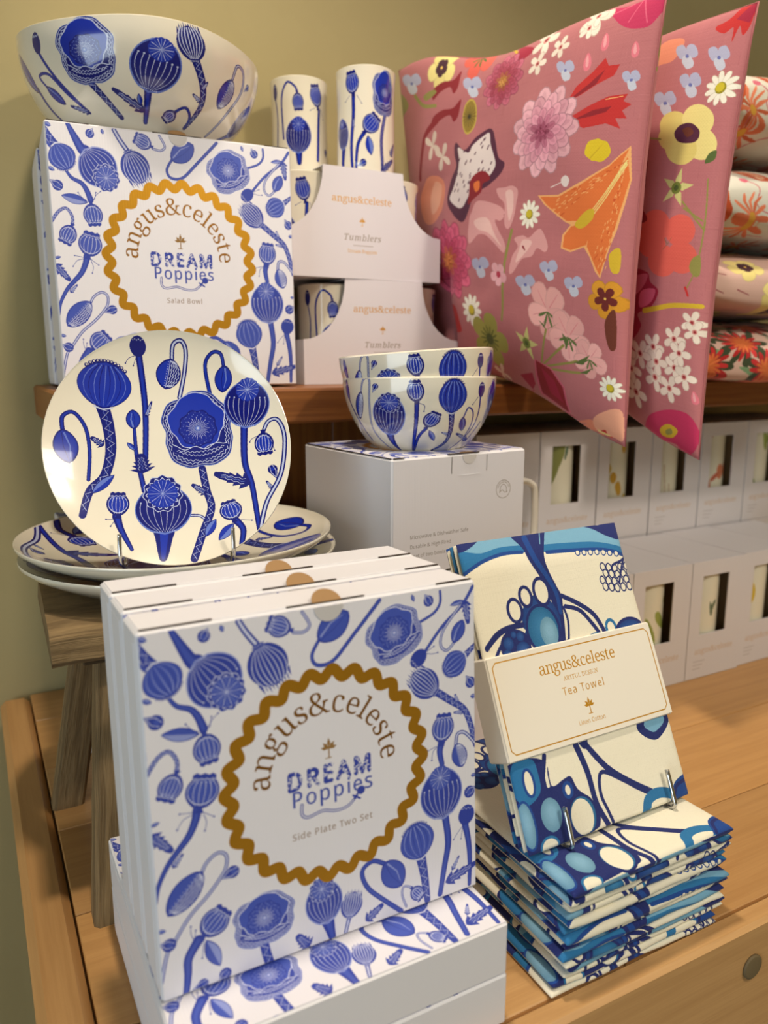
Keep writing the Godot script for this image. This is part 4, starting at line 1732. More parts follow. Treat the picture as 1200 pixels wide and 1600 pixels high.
const ART_CUSHION_A := [
	["poly",16,813,-20,882,14,937,58,980,74,1013,68,1024,11,926,14],
	["line",17,3.1,974,11,952,55],
	["line",17,3.3,979,11,1000,66],
	["line",17,2.9,955,14,901,24],
	["coral",433,2,70.0,0,1.12],
	["yellowpansy",266,38,71.4,0,1.29],
	["poly",4,562,47,593,18,552,-10,662,34,628,58,597,71],
	["line",8,6.5,590,22,539,-10],
	["darkdahlia",568,100,81.1,0,1.18],
	["hoya",763,65,30.0,0,1.13],
	["hoya",618,-10,12.4,0,1.48],
	["hoya",695,-10,10.1,0,1.48],
	["hoya",854,17,49.4,0,1.48],
	["hoya",801,17,0.0,0,1.48],
	["hoya",841,40,28.4,0,1.1],
	["hoya",698,25,45.0,0,1.36],
	["hoya",693,87,31.7,0,1.15],
	["hoya",854,14,30.4,0,0.84],
	["petal",899,87,21.4,0,1.1],
	["petal",983,120,18.5,0,1.03],
	["petal",860,125,22.2,0,1.12],
	["poly",19,798,123,800,132,791,135,782,133,773,126,766,115,764,106,772,103,782,106,790,113],
	["poly",19,826,127,827,136,819,139,810,137,802,130,795,120,793,111,801,108,811,110,819,117],
	["poly",20,819,147,820,156,813,159,803,158,795,151,788,141,787,132,795,128,804,131,812,137],
	["poly",21,804,133,802,135,797,134,794,130,796,128,801,129],
	["poly",19,989,179,990,186,984,190,977,189,972,184,967,176,966,168,972,164,979,165,984,171],
	["poly",19,1007,179,1007,186,1002,190,996,190,992,185,987,176,986,169,992,165,998,166,1003,171],
	["poly",20,1002,198,1003,205,998,209,991,209,986,204,982,195,981,188,987,184,993,185,998,190],
	["poly",21,993,186,992,189,988,189,986,186,987,183,991,183],
	["poly",19,437,85,438,96,427,102,413,101,402,95,392,84,390,73,401,66,415,67,426,74],
	["poly",19,475,86,477,97,466,102,453,101,442,93,432,82,429,71,440,65,454,66,465,74],
	["poly",20,466,112,467,123,455,128,441,127,431,120,421,109,420,99,432,93,445,94,456,101],
	["poly",21,445,96,442,100,435,99,430,95,433,91,440,92],
	["poly",19,508,639,505,650,489,658,474,659,464,653,457,642,459,630,476,623,491,622,501,628],
	["poly",19,552,633,550,644,535,652,520,653,511,647,504,636,506,625,521,617,536,617,545,623],
	["poly",20,530,663,528,675,512,683,497,684,487,678,480,667,483,655,499,647,514,647,524,653],
	["poly",21,513,649,508,654,500,654,496,650,501,646,509,645],
	["poly",19,807,623,806,632,795,639,784,641,777,636,771,627,772,618,783,611,794,610,801,615],
	["poly",19,837,617,836,626,826,633,816,634,809,629,803,621,804,612,814,605,825,604,831,609],
	["poly",20,824,642,823,651,813,658,802,660,795,655,789,647,790,637,801,630,812,629,818,634],
	["poly",21,811,631,808,635,802,636,799,633,802,629,808,628],
	["poly",19,713,674,711,684,699,692,687,693,679,688,673,679,674,668,687,661,699,659,707,665],
	["poly",19,748,666,747,676,735,684,723,686,716,681,710,671,711,661,723,654,735,653,742,658],
	["poly",20,732,694,730,704,718,712,706,714,698,709,692,700,694,689,706,682,719,680,726,685],
	["poly",21,717,683,714,687,708,688,704,684,708,680,714,679],
	["poly",19,889,652,888,661,879,668,869,670,863,665,858,657,859,648,868,641,878,640,884,644],
	["poly",19,916,647,915,656,907,662,897,663,891,658,886,650,887,642,896,635,905,635,911,639],
	["poly",20,905,671,904,679,895,686,885,687,879,683,874,675,875,666,884,659,894,658,900,663],
	["poly",21,893,660,890,664,885,664,883,662,885,658,890,657],
	["poly",19,107,64,106,74,87,77,65,71,50,60,37,44,39,34,60,34,81,40,95,50],
	["poly",19,162,70,162,81,145,85,126,82,112,73,101,60,101,49,119,46,137,49,151,58],
	["poly",20,142,95,140,105,121,109,101,105,87,95,75,81,77,71,97,69,117,74,131,83],
	["poly",21,116,76,111,79,100,77,95,71,100,68,110,71],
	["sharp",1,824,212,845,179,885,152,914,125,927,145,956,146,945,169,901,184,859,203],
	["sharp",14,827,210,882,177,920,151,901,182,855,203],
	["sharp",1,844,250,892,230,941,215,987,215,979,230,998,239,979,251,992,269,966,267,981,291,944,276,883,281,852,266],
	["sharp",14,851,259,904,242,953,238,939,250,897,256],
	["line",3,2.3,934,221,977,219],
	["dahlia",754,275,119.1,0,1.17],
	["yellowpetal",931,336,36.6,0,1.08],
	["sharp",3,1009,330,965,371,900,405,823,438,749,438,775,463,849,504,869,511,844,538,843,571,875,578,915,563,933,585,951,620,966,635,979,580,997,520,1009,461,1016,404],
	["sharp",2,1006,337,965,375,900,411,823,443,758,442,783,463,855,502,927,500,972,433],
	["sharp",2,871,515,850,540,849,568,876,573,922,557,936,500],
	["sharp",2,964,440,928,507,924,561,953,612,964,628,976,580,992,516,1005,454,1013,404,1005,354],
	["line",22,1.8,994,430,993,437],
	["line",3,2.1,943,405,936,409],
	["line",3,2.0,967,521,965,529],
	["line",22,1.8,1000,366,994,370],
	["line",3,1.8,990,435,989,442],
	["line",3,2.4,813,473,803,477],
	["line",22,2.0,969,572,967,579],
	["line",3,2.2,890,419,882,423],
	["line",3,1.9,989,523,988,530],
	["line",22,2.2,915,427,907,430],
	["line",3,2.0,963,532,962,540],
	["line",3,2.3,867,450,858,454],
	["line",22,1.9,986,445,984,452],
	["line",3,2.4,843,457,834,461],
	["line",3,1.9,988,542,986,550],
	["line",22,2.3,878,458,869,462],
	["line",3,1.8,994,466,992,474],
	["line",3,2.1,931,422,923,425],
	["line",22,2.1,950,583,947,591],
	["line",3,1.9,982,377,975,380],
	["line",3,2.1,960,603,958,611],
	["line",22,2.2,893,424,885,427],
	["line",3,1.9,982,493,980,500],
	["line",3,2.0,947,403,939,406],
	["line",22,1.9,991,511,990,518],
	["line",3,2.2,884,454,876,458],
	["line",3,1.9,988,575,986,583],
	["line",22,2.2,884,423,875,427],
	["line",3,1.9,987,576,985,584],
	["line",3,2.4,834,467,825,471],
	["line",22,2.0,966,542,964,550],
	["line",3,2.3,851,458,842,462],
	["line",3,1.9,987,441,986,448],
	["line",22,2.4,848,482,838,486],
	["line",3,1.8,1000,396,998,403],
	["line",3,2.1,935,400,927,403],
	["line",22,1.8,995,443,994,450],
	["line",3,2.4,839,436,830,440],
	["line",3,2.0,967,519,965,526],
	["line",22,2.3,874,434,866,438],
	["line",3,1.9,987,581,986,588],
	["line",3,2.1,919,432,912,435],
	["line",22,1.9,986,447,985,454],
	["line",3,2.2,898,412,890,415],
	["line",3,1.8,995,421,993,428],
	["line",22,2.2,896,417,888,421],
	["line",3,1.8,1001,385,999,392],
	["line",3,2.0,954,405,947,409],
	["line",22,2.1,961,587,959,594],
	["line",3,2.1,927,413,919,417],
	["line",3,1.9,981,525,980,533],
	["line",22,2.2,908,427,900,431],
	["line",3,2.1,965,597,963,605],
	["line",3,2.1,932,415,925,419],
	["line",22,1.8,992,430,991,437],
	["line",3,2.4,817,474,808,478],
	["line",3,2.0,970,503,968,510],
	["line",22,2.1,935,410,928,413],
	["line",3,1.7,1001,380,1000,387],
	["line",3,2.2,891,415,883,419],
	["line",22,2.0,978,521,977,529],
	["line",3,2.2,883,431,874,435],
	["line",3,1.9,984,540,982,547],
	["line",22,1.8,998,367,993,370],
	["line",3,1.9,991,532,990,540],
	["line",3,2.0,963,390,957,394],
	["line",22,2.0,976,513,974,521],
	["line",3,2.1,944,399,936,402],
	["line",3,1.9,991,460,990,468],
	["line",22,2.0,955,394,948,397],
	["line",3,2.1,955,557,953,565],
	["line",3,2.2,906,432,898,436],
	["line",22,1.9,988,447,986,454],
	["line",3,2.3,856,439,847,443],
	["line",3,1.8,995,418,994,426],
	["line",22,2.2,878,423,869,427],
	["line",3,1.9,989,449,987,457],
	["line",3,2.3,850,452,841,456],
	["line",22,2.1,955,577,952,585],
	["line",3,2.0,949,403,942,406],
	["line",3,2.0,965,583,963,591],
	["line",22,2.0,967,383,961,387],
	["line",3,2.0,976,498,974,506],
	["line",3,2.3,857,468,849,472],
	["line",22,1.8,994,417,993,425],
	["line",3,2.3,857,458,848,462],
	["line",3,2.0,965,565,963,572],
	["line",22,1.9,983,377,976,380],
	["line",3,2.0,963,562,961,569],
	["line",3,2.0,947,399,940,403],
	["line",22,1.9,986,472,984,480],
	["line",3,2.4,829,446,820,450],
	["line",3,1.7,1001,377,1000,384],
	["line",22,2.4,842,486,833,490],
	["line",3,1.8,995,475,994,483],
	["line",3,2.4,828,451,818,455],
	["line",22,1.9,986,549,984,556],
	["line",3,2.2,887,435,878,439],
	["line",3,1.9,990,442,989,449],
	["line",22,2.0,967,383,960,386],
	["line",3,2.0,975,512,973,520],
	["line",3,2.3,853,430,844,434],
	["line",22,2.0,975,587,973,595],
	["line",3,2.4,831,488,822,492],
	["line",3,2.0,970,587,968,594],
	["line",22,1.8,1000,366,994,370],
	["line",3,1.8,995,415,993,422],
	["line",3,2.2,887,436,878,440],
	["line",22,1.8,995,471,994,478],
	["line",3,2.2,896,423,888,427],
	["line",3,1.8,997,433,996,441],
	["line",22,2.1,924,422,916,426],
	["line",3,1.9,986,456,984,464],
	["line",3,2.2,913,430,905,434],
	["line",22,1.8,998,415,997,422],
	["line",3,2.4,832,482,822,487],
	["line",3,2.1,950,570,948,577],
	["line",22,2.2,895,444,887,448],
	["line",3,1.8,999,387,998,394],
	["line",3,2.0,961,393,954,396],
	["line",22,1.9,987,473,985,480],
	["line",3,2.3,860,425,852,429],
	["line",3,1.8,999,388,998,395],
	["line",22,1.9,983,375,977,378],
	["line",3,2.0,979,604,977,612],
	["line",3,1.8,989,374,983,377],
	["line",22,1.9,989,448,987,455],
	["line",3,2.0,947,404,939,408],
	["line",3,2.0,977,512,976,519],
	["line",22,1.9,973,383,967,386],
	["line",3,1.8,998,404,997,411],
	["line",3,2.3,875,436,867,440],
	["line",22,1.8,998,394,997,401],
	["line",3,2.1,943,406,935,409],
	["line",3,2.0,968,559,966,566],
	["line",22,2.3,858,457,849,461],
	["line",3,1.9,985,475,983,482],
	["line",3,2.1,920,422,913,426],
	["line",22,1.9,991,472,990,480],
	["line",3,2.1,926,406,918,410],
	["line",3,1.9,988,499,986,507],
	["line",22,1.8,992,372,986,375],
	["line",3,1.8,994,474,993,481],
	["line",3,2.4,826,460,817,464],
	["line",22,2.0,979,586,977,593],
	["line",3,2.0,962,391,955,395],
	["line",3,1.8,999,404,998,411],
	["line",22,2.2,888,449,880,453],
	["line",3,2.0,978,560,976,568],
	["line",3,2.3,872,446,863,450],
	["line",15,2.6,1005,361,964,433,926,485],
	["line",15,2.6,1005,366,964,440,927,492],
	["line",15,2.6,1006,370,965,447,927,500],
	["poly",8,938,473,916,477,885,505,889,517,910,517,936,496],
	["poly",9,435,287,379,262,374,296,387,335,351,375,330,426,338,466,392,505,420,505,450,474,489,425,550,399,598,370,612,340,587,319,568,270,550,235,521,231,479,251],
	["poly",10,452,295,397,278,404,316,396,355,363,405,343,435,367,455,412,465,451,435,496,396,541,380,575,345,569,316,548,277,537,242,502,253,471,274],
	["line",9,5.3,392,363,397,356],
	["line",9,4.7,514,262,518,256],
	["line",9,4.7,536,290,539,284],
	["line",9,5.4,374,413,380,406],
	["line",9,5.3,395,413,401,406],
	["line",9,4.7,519,261,522,255],
	["line",9,4.8,521,352,525,345],
	["line",9,4.8,505,273,509,267],
	["line",9,5.2,422,368,427,361],
	["line",9,4.8,517,329,521,323],
	["line",9,5.0,444,326,449,319],
	["line",9,5.1,441,330,446,323],
	["line",9,5.3,387,345,392,338],
	["line",9,4.7,556,336,560,330],
	["line",9,4.8,512,284,516,278],
	["line",9,4.9,503,352,508,345],
	["line",9,5.0,469,374,473,368],
	["line",9,4.7,538,285,542,279],
	["line",9,5.3,390,394,395,387],
	["line",9,4.7,547,355,551,349],
	["line",9,5.1,461,389,466,382],
	["line",9,5.2,412,362,417,355],
	["line",9,5.0,432,293,437,286],
	["line",9,5.2,432,386,437,379],
	["line",9,5.1,455,416,460,409],
	["line",9,4.9,484,302,488,296],
	["line",9,5.0,466,324,470,317],
	["line",9,5.2,405,318,410,311],
	["line",9,5.2,437,400,442,393],
	["line",9,5.4,399,443,405,436],
	["line",9,5.0,468,366,472,359],
	["line",9,5.1,466,412,471,405],
	["line",9,4.8,531,361,535,355],
	["line",9,5.0,468,390,473,383],
	["poly",14,477,376,510,354,543,361,556,381,527,393,520,417,489,435,451,454,464,415],
	["poly",2,488,391,511,383,512,407,493,416],
	["seedhead",440,185,53.7,0,1.26],
	["daisy",722,488,40.3,0,1.2],
	["daisy",438,796,55.9,0,1.31],
	["daisy",994,893,31.2,0,1.03],
	["poly",14,237,107,285,82,340,73,368,45,371,74,367,99,350,114,329,95,282,111,241,136],
	["poly",14,245,191,298,167,357,158,393,131,390,160,382,184,362,199,343,180,292,196,245,220],
	["line",14,21.5,273,196,204,239,174,295,151,372],
	["line",13,13.1,129,115,183,151,261,153],
	["poly",13,1,75,82,135,-3,159,4,161],
	["poly",13,182,122,237,105,256,114,203,137],
	["whitebud",245,273,48.0,0,1.45],
	["whitebud",304,307,46.6,0,1.4],
	["line",13,11.2,653,533,631,608,614,705,595,807],
	["poly",0,586,411,621,409,648,406,671,421,664,461,656,506,639,529,625,515,619,459,594,435],
	["poly",11,622,423,649,420,655,461,643,506,630,460],
	["poly",0,449,505,472,474,513,455,574,467,620,489,606,505,582,505,625,571,620,599,581,572,543,548,495,549,445,576],
	["poly",11,480,504,544,495,589,553,610,581,559,543,496,529],
	["poly",0,463,504,497,445,588,458,620,487,513,495],
	["poly",0,666,556,699,546,725,551,761,526,779,538,796,571,787,586,757,578,738,601,700,613,665,652,646,656,659,606,680,578],
	["poly",11,700,559,738,562,713,594,675,624,687,586],
	["line",14,6.5,702,577,710,585],
	["smallpink",595,666,40.2,0,1.25],
	["magdahlia",319,636,137.8,0,1.42],
	["poly",6,195,375,273,367,312,406,287,466,225,517,163,504,149,432],
	["poly",7,240,386,282,396,266,456,224,486,212,436],
	["poly",1,297,794,332,787,344,837,348,876,295,872],
	["geranium",797,743,86.3,0,1.19],
	["geranium",870,793,73.0,0,1.16],
	["geranium",936,835,53.4,0,1.12],
	["line",13,7.4,788,794,753,902],
	["line",13,7.0,852,819,756,903],
	["line",13,6.6,895,848,760,905],
	["line",13,6.6,903,875,766,907],
	["poly",12,788,794,758,774,782,782],
	["poly",12,788,794,838,764,807,784],
	["poly",12,858,818,848,787,867,799],
	["poly",12,858,818,908,781,875,809],
	["poly",12,883,855,937,824,916,852],
	["poly",12,903,875,946,854,925,874],
	["pansy",980,681,48.0,0,1.03],
	["poly",18,982,731,1004,705,1009,787,995,801,983,769],
	["poly",8,984,580,1000,560,1009,570,1008,615,992,616],
	["hellebore",514,883,92.3,0,1.27],
	["greenstar",700,854,52.0,0,1.22],
	["whitebud",533,994,37.0,0,1.21],
	["sharp",5,725,894,794,898,837,935,841,1003,775,1034,824,1007,716,1001,718,942],
	["sharp",4,636,970,704,942,705,976,645,1034,756,1034,874,1007,670,1034,579,1034,683,1007],
	["sharp",14,730,896,790,903,831,939,833,1005,824,1007,726,995,726,939],
	["sharp",4,751,912,799,931,821,985,771,979],
	["poly",6,901,1007,845,1026,918,990,945,1002,910,1055,955,1013,824,1044],
	["poly",7,932,985,978,952,1016,938,1023,967,1020,1013,995,1013,938,1016],
	["poly",1,948,1013,969,1002,974,1017,990,1013],
	["line",15,5.4,941,1012,980,1013],
	["poly",10,832,400,847,391,859,401,852,418,838,416],
	["line",10,2.8,794,419,833,408],
]
const ART_CUSHION_B := [
	["poly",1,933,33,972,17,1020,-51,1022,35,1011,66,998,44,989,76,983,44,962,53],
	["poly",4,985,27,1032,-22,1018,41],
	["poly",6,756,56,785,31,839,37,852,56,831,89,782,94,750,127],
	["poly",19,871,76,874,87,866,91,854,89,844,81,834,69,831,58,839,54,851,56,861,65],
	["poly",19,902,80,905,90,897,94,886,92,877,85,867,73,864,62,872,58,883,61,893,68],
	["poly",20,898,104,900,114,891,118,881,117,871,109,862,98,860,87,868,83,879,85,889,93],
	["poly",21,879,87,878,91,872,90,868,85,869,82,875,83],
	["poly",19,966,98,968,107,960,111,951,110,943,103,935,92,932,82,940,78,950,80,958,87],
	["poly",19,991,99,993,109,986,113,977,112,970,105,962,94,960,85,968,81,977,82,984,89],
	["poly",20,986,122,988,131,981,136,972,135,965,128,957,117,955,108,963,104,972,105,979,112],
	["poly",21,972,107,970,111,966,110,962,106,964,102,968,103],
	["poly",19,904,148,905,158,897,163,886,161,878,154,869,143,867,133,876,128,887,130,895,137],
	["poly",19,933,150,934,159,926,164,916,163,908,156,900,145,898,135,906,130,917,132,925,139],
	["poly",20,927,173,928,183,920,188,910,187,901,180,893,169,892,159,900,155,911,156,919,163],
	["poly",21,910,158,909,162,903,161,899,157,901,153,906,154],
	["poly",19,837,181,838,191,829,196,817,195,807,187,798,176,796,165,806,160,818,162,828,170],
	["poly",19,869,183,870,193,861,198,850,196,841,189,832,178,831,168,840,163,851,164,860,172],
	["poly",20,861,208,863,218,854,223,842,221,833,214,824,203,823,193,832,188,844,189,853,197],
	["poly",21,844,192,842,195,836,195,831,190,833,187,839,187],
	["daisy",988,175,39.0,0,1.03],
	["poly",23,927,255,926,270,917,281,900,287,880,286,859,277,842,263,833,246,834,231,845,219,863,214,884,216,904,225,919,239],
	["poly",15,988,245,987,260,979,272,964,278,946,277,926,268,911,255,902,238,903,222,913,210,930,205,949,207,967,216,981,229],
	["poly",15,1004,299,1003,314,996,326,982,333,965,332,947,324,932,311,924,295,925,279,935,267,951,261,969,262,986,270,998,283],
	["poly",23,957,307,956,323,946,335,930,342,910,341,889,333,873,319,864,302,865,286,876,274,894,268,915,269,935,278,950,291],
	["poly",23,918,280,917,293,909,303,894,308,876,308,857,300,843,288,835,274,837,260,846,249,862,245,880,246,898,254,911,266],
	["poly",9,885,266,900,249,932,248,957,268,953,289,928,293,899,286],
	["poly",18,908,260,929,257,941,270,925,279],
	["line",13,4.8,778,268,844,278],
	["poly",12,983,341,990,319,1005,313,1003,334],
	["greenstar",917,396,48.4,0,1.11],
	["line",13,4.9,940,428,970,457,1004,492],
	["line",13,4.8,946,443,998,471],
	["line",13,3.5,996,377,1003,478,996,574,978,628],
	["poly",24,908,524,905,544,890,559,867,567,841,565,821,552,812,533,816,512,832,496,856,489,881,492,899,505],
	["poly",24,984,493,981,512,969,526,950,533,929,529,911,516,902,497,906,478,920,464,940,458,961,462,976,475],
	["poly",24,995,555,992,574,981,589,962,596,941,593,924,581,916,562,919,542,933,528,953,521,973,525,988,537],
	["poly",24,946,567,943,586,929,602,908,609,884,607,865,595,856,576,860,556,876,540,898,532,921,536,939,549],
	["poly",24,917,485,914,505,900,519,877,526,853,523,832,510,823,491,827,471,843,455,866,449,890,453,908,467],
	["poly",12,913,531,929,508,917,527],
	["poly",12,913,531,891,552,909,536],
	["poly",12,907,524,901,513,918,535],
	["poly",14,779,325,810,319,816,375,810,439,787,472,771,481,782,407],
	["poly",14,760,448,812,447,839,478,772,490],
	["line",13,7.5,793,262,790,326],
	["poly",13,983,560,1001,551,1005,591,994,600,979,583],
	["line",1,6.3,974,628,982,646],
	["poly",4,746,647,798,605,855,605,868,627,896,646,873,690,830,716,843,746,809,789,771,747],
	["poly",5,800,630,855,609,847,638,815,669],
	["poly",17,837,656,885,643,872,678,835,698],
	["poly",18,767,678,804,679,812,712,776,728],
	["line",8,13.3,852,703,934,676,1014,666],
	["hoya",889,786,37.2,0,1.16],
	["hoya",953,754,33.8,0,1.1],
	["hoya",808,867,42.0,0,1.2],
	["hoya",896,861,37.8,0,1.16],
	["hoya",957,823,34.3,0,1.1],
	["hoya",822,927,42.8,0,1.2],
	["hoya",969,785,33.1,0,1.08],
	["hoya",901,820,37.0,0,1.15],
	["hoya",943,877,35.6,0,1.13],
	["hoya",845,816,39.6,0,1.18],
	["hoya",790,825,42.1,0,1.2],
	["hoya",997,707,29.8,0,1.0],
	["hoya",985,839,32.4,0,1.06],
	["hoya",1005,728,28.5,0,0.96],
	["poly",16,839,1012,872,966,932,933,991,923,1019,945,1024,982,1004,1019,934,1065,955,1013,813,1044],
	["poly",8,903,991,935,968,966,974,946,999,909,1007],
	["poly",13,924,988,944,977,946,989,926,998],
	["petal",1010,882,16.0,0,0.96],
	["dahlia",557,304,129.1,0,1.24],
]

# ---------------------------------------------------------------- the room
func room() -> void:
	var x0 := -1.7
	var x1 := 2.9
	var z0 := -0.99
	var z1 := 2.6
	var y0 := -0.75
	var y1 := 2.0
	var w := x1 - x0
	var d := z1 - z0
	struct("floor", cbox(w + 0.2, 0.1, d + 0.2, 0.0), M.floor, Vector3((x0 + x1) * 0.5, y0 - 0.1, (z0 + z1) * 0.5))
	struct("ceiling", cbox(w + 0.2, 0.1, d + 0.2, 0.0), M.ceiling, Vector3((x0 + x1) * 0.5, y1, (z0 + z1) * 0.5))
	struct("wall_back", cbox(w + 0.2, y1 - y0, 0.1, 0.0), M.wall, Vector3((x0 + x1) * 0.5, y0, z0 - 0.05))
	struct("wall_right", cbox(0.1, y1 - y0, d, 0.0), M.wall, Vector3(x1 + 0.05, y0, (z0 + z1) * 0.5))
	struct("wall_front", cbox(w + 0.2, y1 - y0, 0.1, 0.0), M.wall, Vector3((x0 + x1) * 0.5, y0, z1 + 0.05))
	# the left wall holds one window
	var wz0 := -0.05
	var wz1 := 1.55
	var wy0 := -0.30
	var wy1 := 0.80
	var st := SurfaceTool.new()
	st.begin(Mesh.PRIMITIVE_TRIANGLES)
	cbox(0.1, wy0 - y0, d, 0.0, 0, Vector2.ZERO, st, Vector3(x0 - 0.05, y0, (z0 + z1) * 0.5))
	cbox(0.1, y1 - wy1, d, 0.0, 0, Vector2.ZERO, st, Vector3(x0 - 0.05, wy1, (z0 + z1) * 0.5))
	cbox(0.1, wy1 - wy0, wz0 - z0, 0.0, 0, Vector2.ZERO, st, Vector3(x0 - 0.05, wy0, (z0 + wz0) * 0.5))
	cbox(0.1, wy1 - wy0, z1 - wz1, 0.0, 0, Vector2.ZERO, st, Vector3(x0 - 0.05, wy0, (z1 + wz1) * 0.5))
	struct("wall_left", st.commit(), M.wall)
	var pane := mat(Color(0.95, 0.98, 1.0, 0.08), 0.02)
	pane.transparency = BaseMaterial3D.TRANSPARENCY_ALPHA
	struct("window_1", cbox(0.006, wy1 - wy0, wz1 - wz0, 0.0), pane, Vector3(x0 - 0.05, wy0, (wz0 + wz1) * 0.5))

func ceiling_spot(at: Vector3, look: Vector3, energy: float, angle: float, size: float, label: String) -> void:
	var o := thing("track_spotlight", label, "spotlight", at, 0.0, "ceiling spotlights over the display")
	part("stem", cbox(0.02, 2.0 - at.y, 0.02, 0.002), M.black, o, Vector3(0, 0, 0))
	var can := part("housing", lathe([Vector2(0.0, 0.12), Vector2(0.05, 0.12), Vector2(0.056, 0.11), Vector2(0.056, 0.0), Vector2(0.05, 0.0), Vector2(0.05, 0.03), Vector2(0.0, 0.03)].map(func(q): return q), 24, round_shape), M.black, o)
	var axis := (at - look).normalized()
	var side := axis.cross(Vector3.BACK if absf(axis.z) < 0.9 else Vector3.RIGHT).normalized()
	can.basis = Basis(side, axis, side.cross(axis))
	can.position = -axis * 0.12
	var glow := mat(c8(255, 240, 214), 0.5)
	glow.emission_enabled = true
	glow.emission = c8(255, 226, 184)
	glow.emission_energy_multiplier = 6.0
	var lens := part("lens", lathe([Vector2(0.0, 0.0), Vector2(0.048, 0.0), Vector2(0.048, 0.004), Vector2(0.0, 0.004)], 24, round_shape), glow, o)
	lens.basis = can.basis
	lens.position = -axis * 0.115
	var s := SpotLight3D.new()
	s.name = "spot"
	o.add_child(s, true)
	s.look_at_from_position(o.global_position - axis * 0.135, look, Vector3.BACK)
	s.spot_angle = angle
	s.spot_angle_attenuation = 0.8
	s.spot_range = 8.0
	s.light_color = Color(1.0, 0.94, 0.86)
	s.light_energy = energy
	s.light_size = size
	s.shadow_enabled = true

func ceiling_panel(at: Vector3, size: Vector2, energy: float) -> void:
	var o := thing("flat_light_fixture", "long flat ceiling light over the shop floor", "ceiling light", at)
	part("frame", cbox(size.x + 0.04, 0.03, size.y + 0.04, 0.003), M.ceiling, o, Vector3(0, 0.006, 0))
	var glow := mat(c8(255, 250, 240), 0.6)
	glow.emission_enabled = true
	glow.emission = c8(255, 246, 230)
	glow.emission_energy_multiplier = 2.5
	part("diffuser", cbox(size.x, 0.006, size.y, 0.001), glow, o)
	var a := AreaLight3D.new()
	a.name = "panel_light"
	o.add_child(a, true)
	a.position = Vector3(0, -0.01, 0)
	a.rotation_degrees.x = -90
	a.area_size = size
	a.area_range = 12.0
	a.light_color = Color(1.0, 0.965, 0.90)
	a.light_energy = energy
	a.shadow_enabled = true

# ---------------------------------------------------------------- furniture
func table() -> void:
	var t := thing("display_table", "long honey-coloured timber display table with plank top", "table")
	var zs := [-0.329, -0.433, -0.551, -0.669, -0.787, -0.905, -0.985]
	var mats := [M.oak, M.oak_b, M.oak_c]
	for i in 6:
		var d: float = zs[i] - zs[i + 1]
		# boards are laid in two lengths with a butt joint
		var cut: float = [0.36, 1.30, 0.62, 1.05, 0.20, 0.8][i]
		for half in 2:
			var a: float = 0.037 if half == 0 else cut
			var b: float = cut if half == 0 else 2.3
			part("plank", cbox(b - a - 0.0008, 0.03, d - 0.0010, 0.0008, 0, Vector2(i * 0.37 + half * 0.2, i * 0.23)), mats[(i * 2 + half) % 3], t, Vector3((a + b) * 0.5, -0.03, (zs[i] + zs[i + 1]) * 0.5))
	part("front_board", cbox(2.264, 0.13, 0.018, 0.003, 0, Vector2(0.1, 0.5)), M.oak, t, Vector3(1.168, -0.13, -0.320))
	part("end_board", cbox(0.032, 0.034, 0.674, 0.006, 2, Vector2(0.3, 0.1)), M.oak_b, t, Vector3(0.020, -0.034, -0.648))
	part("side_apron", cbox(0.02, 0.09, 0.65, 0.002, 2, Vector2(0.3, 0.7)), M.oak_b, t, Vector3(0.06, -0.124, -0.655))
	var plug := part("wood_plug", lathe([Vector2(0.0, 0.0), Vector2(0.0095, 0.0), Vector2(0.0095, 0.002), Vector2(0.008, 0.0026), Vector2(0.0, 0.0028)], 20, round_shape), M.plug, t, Vector3(0.4685, -0.034, -0.3115))
	plug.rotation_degrees.x = 90
	for x in [0.12, 2.2]:
		for z in [-0.36, -0.93]:
			part("leg", cbox(0.07, 0.70, 0.07, 0.004, 1), M.oak_b, t, Vector3(x, -0.75, z))

func riser() -> void:
	var t := thing("display_riser", "brown wooden riser shelf standing at the back of the table", "shelf", Vector3.ZERO)
	part("shelf_board", cbox(1.63, 0.035, 0.245, 0.0025, 0, Vector2(0.2, 0.3)), M.riser, t, Vector3(0.885, 0.336, -0.8585))
	for p in [[0.14, 0.20], [0.201, 0.26], [0.36, 0.434], [0.435, 0.485], [1.5, 1.58], [1.581, 1.66]]:
		part("support_plank", cbox(p[1] - p[0], 0.336, 0.012, 0.001, 1, Vector2(p[0] * 3.0, p[0])), M.panel, t, Vector3((p[0] + p[1]) * 0.5, 0.0, -0.972))

